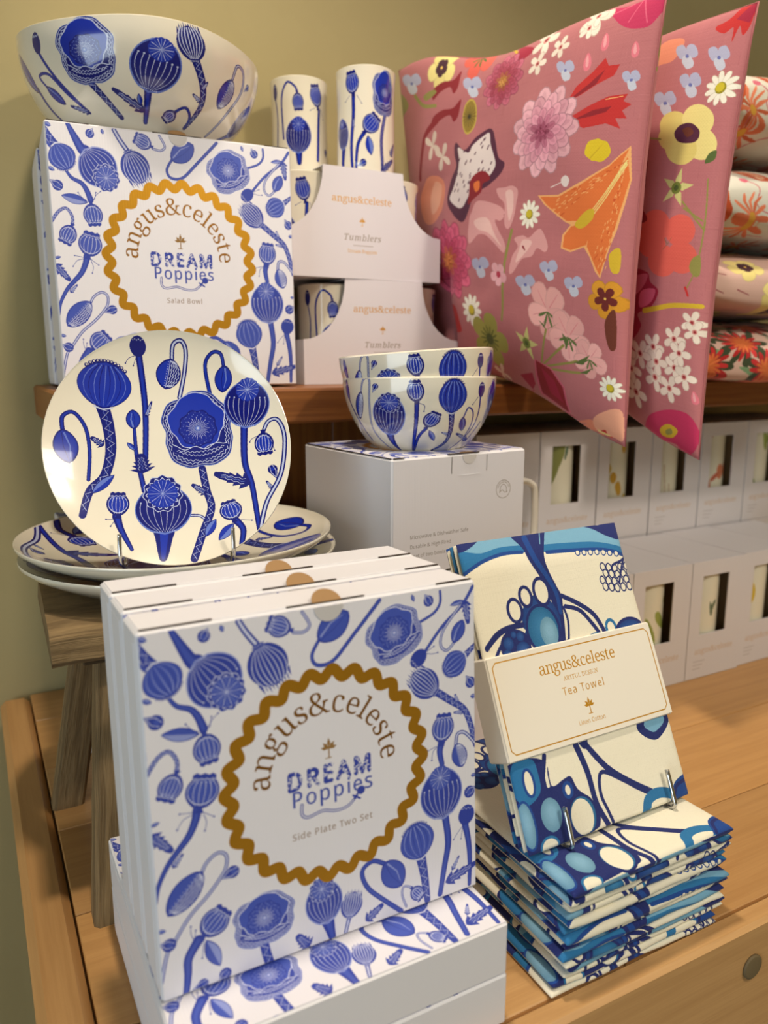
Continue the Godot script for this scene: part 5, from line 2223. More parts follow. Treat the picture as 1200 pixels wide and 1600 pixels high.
func stool() -> void:
	var t := thing("rustic_stool", "small weathered wooden stool carrying the white plates", "stool")
	var n := FastNoiseLite.new()
	n.seed = 2
	n.frequency = 14.0
	# seat board with a rough, slightly wandering outline
	var st := SurfaceTool.new()
	st.begin(Mesh.PRIMITIVE_TRIANGLES)
	var nx := 24
	var loop := []
	var zf := -0.566
	var zb := -0.745
	for q in [[0.0, 0.004], [0.0, 0.021], [0.004, 0.025], [0.175, 0.025], [0.179, 0.021], [0.179, 0.004], [0.175, 0.0], [0.004, 0.0], [0.0, 0.004]]:
		loop.append(Vector2(zf - q[0], 0.185 + q[1]))
	var pts := PackedVector3Array()
	var uvs := PackedVector2Array()
	for i in nx + 1:
		var x := lerpf(0.036, 0.29, float(i) / nx)
		for k in loop.size():
			var p: Vector2 = loop[k]
			var px := x
			if i == 0:
				px += 0.004 * n.get_noise_2d(p.x * 2.0, p.y * 3.0) + 0.002 - (p.x - zf) * 0.02
			pts.append(Vector3(px, p.y + 0.0012 * n.get_noise_2d(x, k), p.x + 0.0015 * n.get_noise_2d(x * 1.5, k * 3.0)))
			uvs.append(Vector2(x, k * 0.02))
	grid_mesh(pts, uvs, loop.size(), nx + 1, st)
	for e in [0, nx]:
		for k in range(1, loop.size() - 2):
			for q in [0, k, k + 1]:
				st.set_uv(Vector2(pts[e * loop.size() + q].z, pts[e * loop.size() + q].y))
				st.add_vertex(pts[e * loop.size() + q])
	st.set_smooth_group(-1)
	var seat := st
	seat.index()
	part("seat", flat_normals(seat), M.rustic, t)
	part("batten", cbox(0.20, 0.010, 0.13, 0.001, 0), M.dark_wood, t, Vector3(0.16, 0.175, -0.655))
	# splayed legs: [foot, head, width, depth]
	for q in [[Vector3(0.050, 0, -0.712), Vector3(0.075, 0.176, -0.668), 0.027, 0.020], [Vector3(0.060, 0, -0.540), Vector3(0.082, 0.176, -0.610), 0.024, 0.022], [Vector3(0.272, 0, -0.712), Vector3(0.245, 0.176, -0.668), 0.027, 0.020], [Vector3(0.268, 0, -0.545), Vector3(0.245, 0.176, -0.606), 0.024, 0.022]]:
		part("leg", skew_leg(q[0], q[1], q[2], q[3]), M.rustic, t)

func flat_normals(st: SurfaceTool) -> ArrayMesh:
	st.deindex()
	var arr := st.commit_to_arrays()
	var vs: PackedVector3Array = arr[Mesh.ARRAY_VERTEX]
	var uv: PackedVector2Array = arr[Mesh.ARRAY_TEX_UV]
	var mid := Vector3.ZERO
	for v in vs:
		mid += v
	mid /= vs.size()
	var out := SurfaceTool.new()
	out.begin(Mesh.PRIMITIVE_TRIANGLES)
	for i in range(0, vs.size(), 3):
		var g := (vs[i + 1] - vs[i]).cross(vs[i + 2] - vs[i])
		if g.length() < 1e-12:
			continue
		g = g.normalized()
		if g.dot((vs[i] + vs[i + 1] + vs[i + 2]) / 3.0 - mid) < 0.0:
			g = -g
		tri(out, vs[i], vs[i + 1], vs[i + 2], g, uv[i], uv[i + 1], uv[i + 2])
	return out.commit()

func skew_leg(a: Vector3, b: Vector3, w: float, d: float) -> ArrayMesh:
	var st := SurfaceTool.new()
	st.begin(Mesh.PRIMITIVE_TRIANGLES)
	var c := 0.003
	var ring := [Vector2(-w * 0.5 + c, d * 0.5), Vector2(w * 0.5 - c, d * 0.5), Vector2(w * 0.5, d * 0.5 - c), Vector2(w * 0.5, -d * 0.5 + c), Vector2(w * 0.5 - c, -d * 0.5), Vector2(-w * 0.5 + c, -d * 0.5), Vector2(-w * 0.5, -d * 0.5 + c), Vector2(-w * 0.5, d * 0.5 - c)]
	var n := FastNoiseLite.new()
	n.frequency = 30.0
	var rows := 12
	var pts := []
	for j in rows + 1:
		var m := a.lerp(b, float(j) / rows)
		for i in 8:
			var wob := 0.0008 * n.get_noise_3d(i * 0.3, m.y, a.x)
			pts.append(m + Vector3(ring[i].x + wob, 0, ring[i].y + wob))
	for j in rows:
		for i in 8:
			var i2 := (i + 1) % 8
			var q := [pts[j * 8 + i], pts[j * 8 + i2], pts[(j + 1) * 8 + i2], pts[(j + 1) * 8 + i]]
			var m: Vector3 = a.lerp(b, (j + 0.5) / rows)
			var nn: Vector3 = ((q[1] - q[0]).cross(q[3] - q[0])).normalized()
			if nn.dot((q[0] + q[2]) * 0.5 - m) < 0.0:
				nn = -nn
			var u0 := i * 0.011 + a.x
			var uv := [Vector2(q[0].y, u0), Vector2(q[1].y, u0 + 0.011), Vector2(q[2].y, u0 + 0.011), Vector2(q[3].y, u0)]
			tri(st, q[0], q[1], q[2], nn, uv[0], uv[1], uv[2])
			tri(st, q[0], q[2], q[3], nn, uv[0], uv[2], uv[3])
	for e in [0, rows]:
		for i in range(1, 7):
			tri(st, pts[e * 8], pts[e * 8 + i], pts[e * 8 + i + 1], Vector3.DOWN if e == 0 else Vector3.UP, Vector2(0, 0), Vector2(0.01, 0), Vector2(0.01, 0.01))
	return st.commit()

# ---------------------------------------------------------------- gift boxes
func frame(yaw: float, lean: float) -> Basis:
	return Basis.from_euler(Vector3(deg_to_rad(-lean), deg_to_rad(yaw), 0))

# puts a box whose base-left-front corner is `corner`
func set_box(o: Node3D, corner: Vector3, yaw: float, lean: float, w: float, d: float) -> void:
	o.basis = frame(yaw, lean)
	o.position = corner + o.basis.x * w * 0.5 - o.basis.z * d * 0.5

func half_disc(r: float, t: float) -> ArrayMesh:
	var p := PackedVector2Array()
	for i in 17:
		var a := PI * i / 16.0
		p.append(Vector2(cos(a), sin(a)) * r)
	return slab_poly(p, t)

func gift_box(label: String, w: float, h: float, d: float, art: Material, group: String) -> Node3D:
	var t := thing("gift_box", label, "box", Vector3.ZERO, 0.0, group)
	part("carton", cbox(w, h, d, 0.0014), M.board, t)
	part("printed_front", panel(w - 0.0022, h - 0.0022, 0.0004), art, t, Vector3(0, 0.0011, d * 0.5 - 0.0001))
	var lid := part("lid_flap", cbox(w - 0.004, 0.0009, d - 0.0035, 0.0003), M.board, t, Vector3(0, h - 0.0002, -0.0006))
	for s in [[-0.5, 0.036], [0.5, 0.024]]:
		part("slot", cbox(s[1], 0.0007, 0.0013, 0.0), M.slot, lid, Vector3(s[0] * w - signf(s[0]) * (s[1] * 0.5 + 0.002), 0.0004, d * 0.5 - 0.0016))
	part("slot", cbox(0.046, 0.0007, 0.0012, 0.0), M.slot, lid, Vector3(0.0025, 0.0004, d * 0.5 - 0.0016))
	var nt := part("thumb_notch", half_disc(0.0086, 0.0005), M.kraft, lid, Vector3(0.0026, 0.0009, d * 0.5 - 0.0010))
	nt.rotation_degrees.x = -52
	var nf := part("thumb_notch", half_disc(0.0086, 0.0006), M.board_inner, t, Vector3(0.0026, h - 0.0012, d * 0.5 + 0.0002))
	nf.rotation_degrees.z = 180
	for s in [-1.0, 1.0]:
		part("side_flap", cbox(0.0008, h - 0.012, d - 0.008, 0.0003), M.board, t, Vector3(s * w * 0.5, 0.006, -0.002))
	return t

func boxes() -> void:
	var w := 0.1975
	var h := 0.199
	var d := 0.0348
	var g := "blue poppy side plate boxes"
	var b := gift_box("blue poppy side plate box standing foremost with its gold scalloped ring in full view", w, h, d, M.art_plate, g)
	set_box(b, Vector3(0.0620, 0.0715, -0.3618), 0.2, 2.8, w, d)
	var step := Vector3(0, -0.0004, -0.0354)
	var c := copy(b, "gift_box", "middle of the three upright side plate boxes, only its pale top and edge showing", Vector3.ZERO, 0, g)
	set_box(c, Vector3(0.0616, 0.0722, -0.3630) + step, 0.2, 2.7, w, d)
	c = copy(b, "gift_box", "rearmost of the three upright side plate boxes, closest to the plates", Vector3.ZERO, 0, g)
	set_box(c, Vector3(0.0612, 0.0722, -0.3630) + step * 2.0, 0.0, 2.7, w, d)
	c = copy(b, "gift_box", "side plate box lying flat under the three upright boxes, poppy print facing up", Vector3.ZERO, 0, g)
	set_box(c, Vector3(0.0592, 0.0702, -0.3270), 0.0, 90, w + 0.003, d)
	c = copy(b, "gift_box", "lowest side plate box, lying directly on the table under the others", Vector3.ZERO, 0, g)
	set_box(c, Vector3(0.0612, 0.0350, -0.3262), 0.2, 90, w, d)
	# salad bowl boxes on the riser
	var w2 := 0.229
	var h2 := 0.2345
	var d2 := 0.088
	var s := gift_box("salad bowl box with poppy print and gold ring, under the big bowl", w2, h2, d2, M.art_salad, "salad bowl boxes")
	set_box(s, Vector3(0.0832, 0.3735, -0.792), -2.1, 1.4, w2, d2)
	c = copy(s, "gift_box", "second salad bowl box behind the first, only its white edge showing by the wall", Vector3.ZERO, 0, "salad bowl boxes")
	set_box(c, Vector3(0.0838, 0.3735, -0.884), -1.8, 1.0, w2, d2)
	c.scale = Vector3(1, 0.985, 1)
	# dinner plate boxes piled behind the stool
	var names := ["lowest flat poppy box resting on the table behind the stool", "flat poppy box second from the table behind the stool", "flat poppy box third from the table behind the stool", "flat poppy box in the middle of the pile behind the stool", "flat poppy box third from the top of the pile behind the stool", "flat poppy box second from the top of the pile behind the stool", "topmost flat poppy box behind the white plates, under the riser shelf"]
	var dp: Node3D
	for i in 7:
		if i == 0:
			dp = gift_box(names[0], 0.25, 0.165, 0.0319, M.art_plate, "flat boxes piled behind the stool")
			c = dp
		else:
			c = copy(dp, "gift_box", names[i], Vector3.ZERO, 0, "flat boxes piled behind the stool")
		set_box(c, Vector3(0.079 + 0.0012 * (i % 3), 0.0322 * (i + 1), -0.797 + 0.001 * (i % 2)), 0.0, 90, 0.25, 0.0319)
	bowl_boxes()

func bowl_boxes() -> void:
	var w := 0.154
	var h := 0.1052
	var names := ["white two bowl carton with small grey lettering and thumb notch, under the small bowls", "white carton second in the column below the small bowls", "white carton on the table at the foot of the column below the small bowls"]
	var first: Node3D
	for i in 3:
		var c: Node3D
		if i == 0:
			var t := thing("bowl_carton", names[0], "box", Vector3.ZERO, 0.0, "two bowl cartons")
			first = t
			c = t
			part("carton", cbox(w, h, w, 0.0016), M.board, t)
			part("printed_front", panel(w - 0.003, h - 0.003, 0.0004), M.bowl_box, t, Vector3(0, 0.0015, w * 0.5 - 0.0001))
			var lid := part("printed_lid", panel(w - 0.004, w - 0.004, 0.0007), M.art_plate, t, Vector3(0, h, w * 0.5 - 0.002))
			lid.rotation_degrees.x = -90
			part("lid_edge", cbox(0.0012, 0.0007, w - 0.006, 0.0), M.slot, t, Vector3(-w * 0.5 + 0.0012, h, 0))
			part("slot", cbox(0.036, 0.0008, 0.0011, 0.0), M.slot, t, Vector3(0.002, h + 0.0002, w * 0.5 - 0.0009))
			part("slot", cbox(0.011, 0.0008, 0.0011, 0.0), M.slot, t, Vector3(-w * 0.5 + 0.008, h + 0.0002, w * 0.5 - 0.0009))
			var nt := part("thumb_notch", half_disc(0.0080, 0.0008), M.kraft, t, Vector3(0.0075, h + 0.0001, w * 0.5 - 0.0008))
			nt.rotation_degrees.x = -90
			var nb := part("thumb_notch", half_disc(0.0080, 0.0005), M.board_inner, t, Vector3(0.0075, h - 0.0012, w * 0.5 + 0.0003))
			nb.rotation_degrees.z = 180
			for x in [-0.0125, 0.0285]:
				part("tab_slit", cbox(0.0006, 0.015, 0.0004, 0.0), M.slot, t, Vector3(x, h - 0.017, w * 0.5 + 0.0002))
			part("tab_fold", cbox(0.024, 0.0006, 0.0005, 0.0), M.board, t, Vector3(0.008, h - 0.0195, w * 0.5 + 0.0003))
		else:
			c = copy(first, "bowl_carton", names[i], Vector3.ZERO, 0, "two bowl cartons")
		set_box(c, Vector3(0.312, 0.0001 + (h + 0.0004) * (2 - i), -0.573), 5.9, 0, w, w)

# ---------------------------------------------------------------- tableware
func facing(p: Vector3) -> float:
	return rad_to_deg(atan2(-p.x, -p.z))

func bowl_meshes(t: Node3D, prof: Array, shape: Callable, outer: Material) -> void:
	# prof: outside from foot to rim; the inside follows 3.5 mm within
	var n := prof.size()
	part("printed_outside", lathe(prof, 72, shape), outer, t)
	var inn := [prof[n - 1]]
	inn.append(prof[n - 1] + Vector2(-0.0012, 0.0012))
	inn.append(prof[n - 1] + Vector2(-0.0028, 0.0010))
	for i in range(n - 1, 1, -1):
		inn.append(Vector2(maxf(prof[i].x - 0.0042, 0.0), prof[i].y + (0.003 if i < n / 2 else -0.001)))
	inn.append(Vector2(0.0, prof[1].y + 0.0035))
	part("glazed_inside", lathe(inn, 72, shape), M.glaze, t)
	part("foot", lathe([Vector2(0, 0.0006), Vector2(prof[0].x - 0.003, 0.0006), Vector2(prof[0].x - 0.001, 0.0), prof[0]], 48, shape), M.glaze, t)

func tableware() -> void:
	# big salad bowl on the boxes
	var at := Vector3(0.188, 0.6085, -0.876)
	var t := thing("salad_bowl", "large white bowl with blue poppies standing on the boxes, highest at left", "bowl", at, facing(at) + 1.0)
	var prof := []
	for i in 15:
		var q := i / 14.0
		prof.append(Vector2(0.055 + 0.0615 * pow(sin(q * PI * 0.5), 0.75), 0.086 * pow(q, 1.25)))
	prof[14] = Vector2(0.1165, 0.086)
	var wob := func(a: float, r: float, y: float) -> Vector3:
		var k := y / 0.086
		var rr := r * (1.0 + 0.012 * k * sin(2.0 * a + 0.6) + 0.006 * k * sin(5.0 * a))
		return Vector3(rr * sin(a), y * (1.0 + 0.05 * cos(a + 2.4) * k + 0.03 * sin(3.0 * a + 0.8) * k), rr * cos(a))
	bowl_meshes(t, prof, wob, M.bowl)
	# nested rice bowls on the carton
	var c2 := Vector3(0.384, 0.3172, -0.650)
	var prof2 := []
	for i in 13:
		var q := i / 12.0
		prof2.append(Vector2(0.043 + 0.030 * pow(sin(q * PI * 0.5), 0.85), 0.066 * pow(q, 1.12)))
	var wob2 := func(a: float, r: float, y: float) -> Vector3:
		var k := y / 0.066
		return Vector3(r * (1.0 + 0.008 * k * sin(3.0 * a)) * sin(a), y * (1.0 + 0.012 * sin(2.0 * a + 1.0) * k), r * (1.0 + 0.008 * k * sin(3.0 * a)) * cos(a))
	t = thing("rice_bowl", "lower of the two small poppy bowls, its whole side in view", "bowl", c2, facing(c2) + 2.0, "small poppy bowls")
	bowl_meshes(t, prof2, wob2, M.small_bowl)
	var u := copy(t, "rice_bowl", "upper small poppy bowl nested tilted in the other, only its rim band showing", c2 + Vector3(0.0005, 0.0225, 0), facing(c2) + 4.0, "small poppy bowls")
	u.rotation_degrees.z = 3.4
	# tumblers
	var pt := [Vector2(0.0305, 0.0), Vector2(0.0325, 0.003), Vector2(0.0335, 0.012), Vector2(0.0335, 0.040), Vector2(0.0332, 0.066), Vector2(0.0338, 0.098), Vector2(0.0345, 0.110)]
	var spots := [
		[Vector3(0.438, 0.6077, -0.869), 8.0, "tumbler with an open poppy, nearest the cushions, standing on the upper carton"],
		[Vector3(0.383, 0.6077, -0.936), 185.0, "tumbler standing behind and left of the other on the upper carton"],
		[Vector3(0.3585, 0.4908, -0.872), 150.0, "tumbler at the left end inside the upper carton"],
		[Vector3(0.4705, 0.4908, -0.872), 60.0, "tumbler at the right end inside the upper carton"],
		[Vector3(0.3865, 0.3727, -0.872), 200.0, "tumbler at the left end inside the lower carton"],
		[Vector3(0.4965, 0.3727, -0.872), 110.0, "tumbler at the right end inside the lower carton"]]
	var first: Node3D
	for i in spots.size():
		var p: Vector3 = spots[i][0]
		var turn: float = facing(p) + float(spots[i][1])
		if i == 0:
			first = thing("tumbler", spots[0][2], "tumbler", p, turn, "poppy tumblers")
			bowl_meshes(first, pt, func(a, r, y): return Vector3(r * (1.0 + 0.012 * sin(2.0 * a + y * 20.0)) * sin(a), y, r * cos(a)), M.tumbler)
		else:
			copy(first, "tumbler", spots[i][2], p, turn, "poppy tumblers")
	packs()
	plates()
	# a plain mug behind the bowl carton: only its handle shows
	var mp := Vector3(0.503, 0.1556, -0.706)
	var mg := thing("mug", "plain white mug behind the bowl carton, only its handle showing", "mug", mp, -8.0)
	bowl_meshes(mg, [Vector2(0.032, 0.0), Vector2(0.037, 0.004), Vector2(0.039, 0.02), Vector2(0.039, 0.09), Vector2(0.0395, 0.118)], round_shape, M.white_glaze)
	part("handle", tube(smooth_path([Vector3(0.036, 0.104, 0), Vector3(0.048, 0.108, 0), Vector3(0.0605, 0.103, 0), Vector3(0.064, 0.090, 0), Vector3(0.064, 0.045, 0), Vector3(0.058, 0.028, 0), Vector3(0.036, 0.020, 0)], 5), 0.0042, 10), M.white_glaze, mg)

func packs() -> void:
	# carton sleeve with a waisted front that lets the tumblers show at both sides
	var hw := 0.1015
	var top := 0.0500
	var sh := 0.0500
	var hh := 0.1178
	var half := PackedVector2Array([Vector2(-hw, 0.0), Vector2(hw, 0.0), Vector2(hw, sh)])
	for i in 9:
		var q := i / 8.0 * PI * 0.5
		half.append(Vector2(hw - (hw - top) * sin(q), sh + (hh - sh) * (1.0 - cos(q))))
	half.append(Vector2(-top, hh))
	for i in range(7, -1, -1):
		var q := i / 8.0 * PI * 0.5
		half.append(Vector2(-hw + (hw - top) * sin(q), sh + (hh - sh) * (1.0 - cos(q))))
	var rows := [[Vector3(0.4415, 0.3713, -0.830), "lower tumbler carton on the riser shelf, beside the salad bowl box"], [Vector3(0.4155, 0.4894, -0.830), "upper tumbler carton stacked on the other, carrying two tumblers"]]
	var first: Node3D
	for i in 2:
		var r: Array = rows[i]
		if i == 0:
			first = thing("tumbler_carton", r[1], "carton", r[0], -1.0, "tumbler cartons")
			part("printed_front", slab_poly(half, 0.0012), M.sleeve, first)
			part("back_panel", slab_poly(half, 0.0012), M.board, first, Vector3(0, 0, -0.142))
			part("base_panel", cbox(hw * 2.0, 0.0012, 0.140, 0.0), M.board, first, Vector3(0, 0, -0.0705))
			part("top_strip", cbox(top * 2.0, 0.0012, 0.142, 0.0004), M.board, first, Vector3(0, hh - 0.0012, -0.0705))
			for s in [-1.0, 1.0]:
				part("side_wall", cbox(0.0012, sh, 0.140, 0.0), M.board, first, Vector3(s * (hw - 0.0006), 0, -0.0705))
		else:
			copy(first, "tumbler_carton", r[1], r[0], 0.6, "tumbler cartons")

func plates() -> void:
	var prof := func(R: float, hgt: float) -> Array:
		var face := []
		for i in 19:
			var q := i / 18.0
			face.append(Vector2(R * q, hgt * (0.12 + 0.88 * pow(q, 3.2)) if q < 1.0 else hgt))
		var back := [Vector2(0.0, 0.0), Vector2(R * 0.52, 0.0), Vector2(R * 0.56, 0.0008), Vector2(R * 0.80, hgt * 0.28), Vector2(R * 0.95, hgt * 0.68), Vector2(R * 1.008, hgt * 0.93), Vector2(R * 1.006, hgt * 1.04), Vector2(R, hgt)]
		return [face, back]
	var wobble := func(R: float) -> Callable:
		return func(a: float, r: float, y: float) -> Vector3:
			var k := r / R
			return Vector3(r * (1.0 + 0.010 * k * sin(2.0 * a + 0.4) + 0.004 * k * sin(3.0 * a)) * sin(a), y, r * (1.0 + 0.010 * k * sin(2.0 * a + 0.4) + 0.004 * k * sin(3.0 * a)) * cos(a))
	var make := func(called: String, label: String, R: float, hgt: float, group: String) -> Node3D:
		var t := thing(called, label, "plate", Vector3.ZERO, 0.0, group)
		var pr: Array = prof.call(R, hgt)
		pr[0].reverse()
		part("printed_face", lathe(pr[0], 80, wobble.call(R), R), M.plate, t)
		part("glazed_back", lathe(pr[1], 80, wobble.call(R)), M.glaze, t)
		return t
	# two dinner plates on the stool
	var a: Node3D = make.call("dinner_plate", "lower white dinner plate lying directly on the weathered stool", 0.133, 0.026, "dinner plates on the stool")
	a.position = Vector3(0.160, 0.2105, -0.683)
	a.rotation_degrees.y = 40
	var b := copy(a, "dinner_plate", "upper white dinner plate with blue stems, under the standing plate", Vector3(0.157, 0.2255, -0.683), 190.0, "dinner plates on the stool")
	b.rotation_degrees.z = -0.6
	# side plate on its wire stand
	var R := 0.0935
	var s: Node3D = make.call("side_plate", "round white plate with blue poppies standing upright on a wire stand", R, 0.017, "")
	var f := frame(-15.0, 21.0)
	var mid := Vector3(0.1415, 0.3295, -0.626)
	s.transform = Transform3D(Basis(f.x, f.z, -f.y), mid - f.z * 0.004)
	var st := thing("plate_stand", "small chrome wire stand holding the upright plate", "stand", Vector3.ZERO)
	var low := mid - f.y * R
	for q in [[-0.039, 0.0075], [0.044, 0.0085]]:
		var bx: Vector3 = low + f.x * q[0] + f.y * q[1]
		var path := [bx + f.z * 0.0215 + f.y * 0.016, bx + f.z * 0.0205 + f.y * 0.004, bx + f.z * 0.016 - f.y * 0.0038, bx - f.y * 0.0048, bx - f.z * 0.022 - f.y * 0.002, bx - f.z * 0.030 + f.y * 0.03, bx - f.z * 0.022 + f.y * 0.10]
		part("wire", tube(smooth_path(path, 4), 0.0016, 8), M.steel, st)
	part("cross_wire", tube([low + f.x * -0.039 - f.z * 0.026 + f.y * 0.02, low + f.x * 0.044 - f.z * 0.026 + f.y * 0.02], 0.0014, 8), M.steel, st)
	part("back_foot", tube([low - f.z * 0.026 + f.y * 0.02, Vector3(low.x + 0.02, 0.2335, low.z - 0.085)], 0.0014, 8), M.steel, st)

# ---------------------------------------------------------------- boxed mugs at the back
func mug_boxes() -> void:
	var w := 0.0975
	var h := 0.1535
	var d := 0.138
	var first: Node3D
	var cup: Node3D
	var wall := 0.0016
	# window in the front
	var a := Vector2(-w * 0.5 + w * 0.20, h * 0.375)
	var b := Vector2(-w * 0.5 + w * 0.69, h * 0.875)
	var kinds := ["green leaf", "olive scroll", "yellow flower", "pale stem", "coral flower"]
	var list := []
	for i in 7:
		list.append([Vector3(0.594 + i * 0.0995, 0.1545, -0.785 - d * 0.5), [0, 1, 2, 3, 4, 0, 1][i], "upper back"])
	for i in 6:
		list.append([Vector3(0.523 + i * 0.0987, 0.0005, -0.640 - d * 0.5 - (0.004 if i == 4 else 0.0)), [3, 4, 0, 1, 2, 0][i], "front"])
	for i in 7:
		list.append([Vector3(0.594 + i * 0.0995, 0.0003, -0.785 - d * 0.5), [2, 3, 0, 1, 4, 2, 0][i], "lower back"])
	var order := ["first", "second", "third", "fourth", "fifth", "sixth", "seventh"]
	var count := {}
	for q in list:
		var row: String = q[2]
		count[row] = count.get(row, -1) + 1
		var p: Vector3 = q[0]
		var lab := "white windowed mug box, %s from the left in the %s row under the riser" % [order[count[row]], row]
		var o: Node3D
		if first == null:
			o = thing("mug_box", lab, "box", p, 0.0, "white windowed mug boxes")
			first = o
			var st := SurfaceTool.new()
			st.begin(Mesh.PRIMITIVE_TRIANGLES)
			cbox(w, wall, d, 0.0004, 0, Vector2.ZERO, st)
			cbox(w, wall, d, 0.0004, 0, Vector2.ZERO, st, Vector3(0, h - wall, 0))
			cbox(w, h - wall * 2.0, wall, 0.0, 0, Vector2.ZERO, st, Vector3(0, wall, -d * 0.5 + wall * 0.5))
			for s in [-1.0, 1.0]:
				cbox(wall, h - wall * 2.0, d, 0.0004, 0, Vector2.ZERO, st, Vector3(s * (w - wall) * 0.5, wall, 0))
			part("carton", st.commit(), M.board, o)
			part("windowed_front", window_panel(w, h, wall, a, b), M.mug_box, o, Vector3(0, 0, d * 0.5 - wall * 0.5))
			part("kraft_liner", cbox(w - 0.0034, h - 0.0034, 0.0008, 0.0), M.kraft, o, Vector3(0, 0.0017, -d * 0.5 + 0.0022))
			for s in [-1.0, 1.0]:
				part("kraft_liner", cbox(0.0008, h - 0.0034, d - 0.005, 0.0), M.kraft, o, Vector3(s * (w * 0.5 - 0.0022), 0.0017, 0))
			part("kraft_liner", cbox(w - 0.006, 0.0008, d - 0.005, 0.0), M.kraft, o, Vector3(0, h - 0.0026, 0))
		else:
			o = copy(first, "mug_box", lab, p, (0.9 if row == "front" and count[row] == 4 else 0.0), "white windowed mug boxes")
		if row == "lower back" and count[row] < 7:
			continue
		var cl := "%s mug inside the %s box of the %s row" % [kinds[q[1]], order[count[row]], row]
		var cp := p + Vector3(-0.006, wall, d * 0.5 - 0.0360)
		var m: Node3D
		if cup == null:
			m = thing("boxed_mug", cl, "mug", cp, 30.0, "mugs in the windowed boxes")
			cup = m
			part("printed_body", lathe([Vector2(0.0, 0.0), Vector2(0.029, 0.0), Vector2(0.0315, 0.004), Vector2(0.0325, 0.06), Vector2(0.0325, 0.138), Vector2(0.031, 0.139), Vector2(0.029, 0.136), Vector2(0.029, 0.01), Vector2(0.0, 0.008)], 32, round_shape), M["vessel%d" % q[1]], m)
		else:
			m = copy(cup, "boxed_mug", cl, cp, 30.0 + 47.0 * count[row], "mugs in the windowed boxes")
			(m.get_child(0) as MeshInstance3D).material_override = M["vessel%d" % q[1]]

func window_panel(w: float, h: float, t: float, a: Vector2, b: Vector2) -> ArrayMesh:
	var st := SurfaceTool.new()
	st.begin(Mesh.PRIMITIVE_TRIANGLES)
	var x := w * 0.5
	for r in [[-x, 0.0, a.x, h], [b.x, 0.0, x, h], [a.x, 0.0, b.x, a.y], [a.x, b.y, b.x, h]]:
		var p := [Vector2(r[0], r[1]), Vector2(r[2], r[1]), Vector2(r[2], r[3]), Vector2(r[0], r[3])]
		for z in [[t * 0.5, Vector3.BACK], [-t * 0.5, Vector3.FORWARD]]:
			var v := []
			var u := []
			for q in p:
				v.append(Vector3(q.x, q.y, z[0]))
				u.append(Vector2(0.5 + q.x / w, 1.0 - q.y / h))
			tri(st, v[0], v[1], v[2], z[1], u[0], u[1], u[2])
			tri(st, v[0], v[2], v[3], z[1], u[0], u[2], u[3])
	var c := [Vector2(a.x, a.y), Vector2(b.x, a.y), Vector2(b.x, b.y), Vector2(a.x, b.y)]
	for k in 4:
		var p: Vector2 = c[k]
		var q: Vector2 = c[(k + 1) % 4]
		var n := Vector3(-(q.y - p.y), q.x - p.x, 0).normalized()
		tri(st, Vector3(p.x, p.y, t * 0.5), Vector3(q.x, q.y, t * 0.5), Vector3(q.x, q.y, -t * 0.5), n)
		tri(st, Vector3(p.x, p.y, t * 0.5), Vector3(q.x, q.y, -t * 0.5), Vector3(p.x, p.y, -t * 0.5), n)
	return st.commit()

# ---------------------------------------------------------------- tea towels
# one folded thickness of cloth: x across, z from the back edge (0) to the fold (d), y thickness
func fold_mesh(w: float, d: float, t: float, seed_no: int, v0: float, u0: float, rough: float) -> ArrayMesh:
	var n := FastNoiseLite.new()
	n.seed = seed_no
	n.frequency = 12.0
	var loop := []          # (z, y, arc length)
	var arc := 0.0
	for i in 9:
		loop.append(Vector3(d * i / 8.0 * (1.0 - t * 0.5 / d), t, 0.0))
	for i in range(1, 7):
		var a := PI * i / 7.0
		loop.append(Vector3(d - t * 0.5 + sin(a) * t * 0.5, t * 0.5 + cos(a) * t * 0.5, 0.0))
	for i in range(8, -1, -1):
		loop.append(Vector3(d * i / 8.0 * (1.0 - t * 0.5 / d), 0.0, 0.0))
	loop.append(loop[0])
	for i in range(1, loop.size()):
		arc += Vector2(loop[i].x - loop[i - 1].x, loop[i].y - loop[i - 1].y).length()
		loop[i].z = arc
	var cols := [0.0, 0.1, 0.35, 0.8].map(func(q): return q * t * 0.6 / w)
	for i in range(1, 24):
		cols.append(i / 24.0)
	for q in [0.8, 0.35, 0.1, 0.0]:
		cols.append(1.0 - q * t * 0.6 / w)
	var nx: int = cols.size() - 1
	var pts := PackedVector3Array()
	var uvs := PackedVector2Array()
	for i in nx + 1:
		var q: float = cols[i]
		var x := (q - 0.5) * w
		var e := minf(q, 1.0 - q) * w          # distance to the side edges
		var thin := clampf(sqrt(clampf(e / (t * 0.6), 0.0, 1.0)), 0.02, 1.0)
		for k in loop.size():
			var p: Vector3 = loop[k]
			var y := t * 0.5 + (p.y - t * 0.5) * thin + rough * n.get_noise_2d(x, p.x)
			var z := p.x + (rough * 1.6 * n.get_noise_2d(x * 1.3 + 4.0, 7.0) if p.x > d * 0.8 else 0.0)
			var xx := x + rough * 1.4 * n.get_noise_2d(p.x * 1.5, 3.0 + signf(x))
			pts.append(Vector3(xx, y, z))
			uvs.append(Vector2(u0 + q, v0 + p.z / 0.212))
	return grid_mesh(pts, uvs, loop.size(), nx + 1)

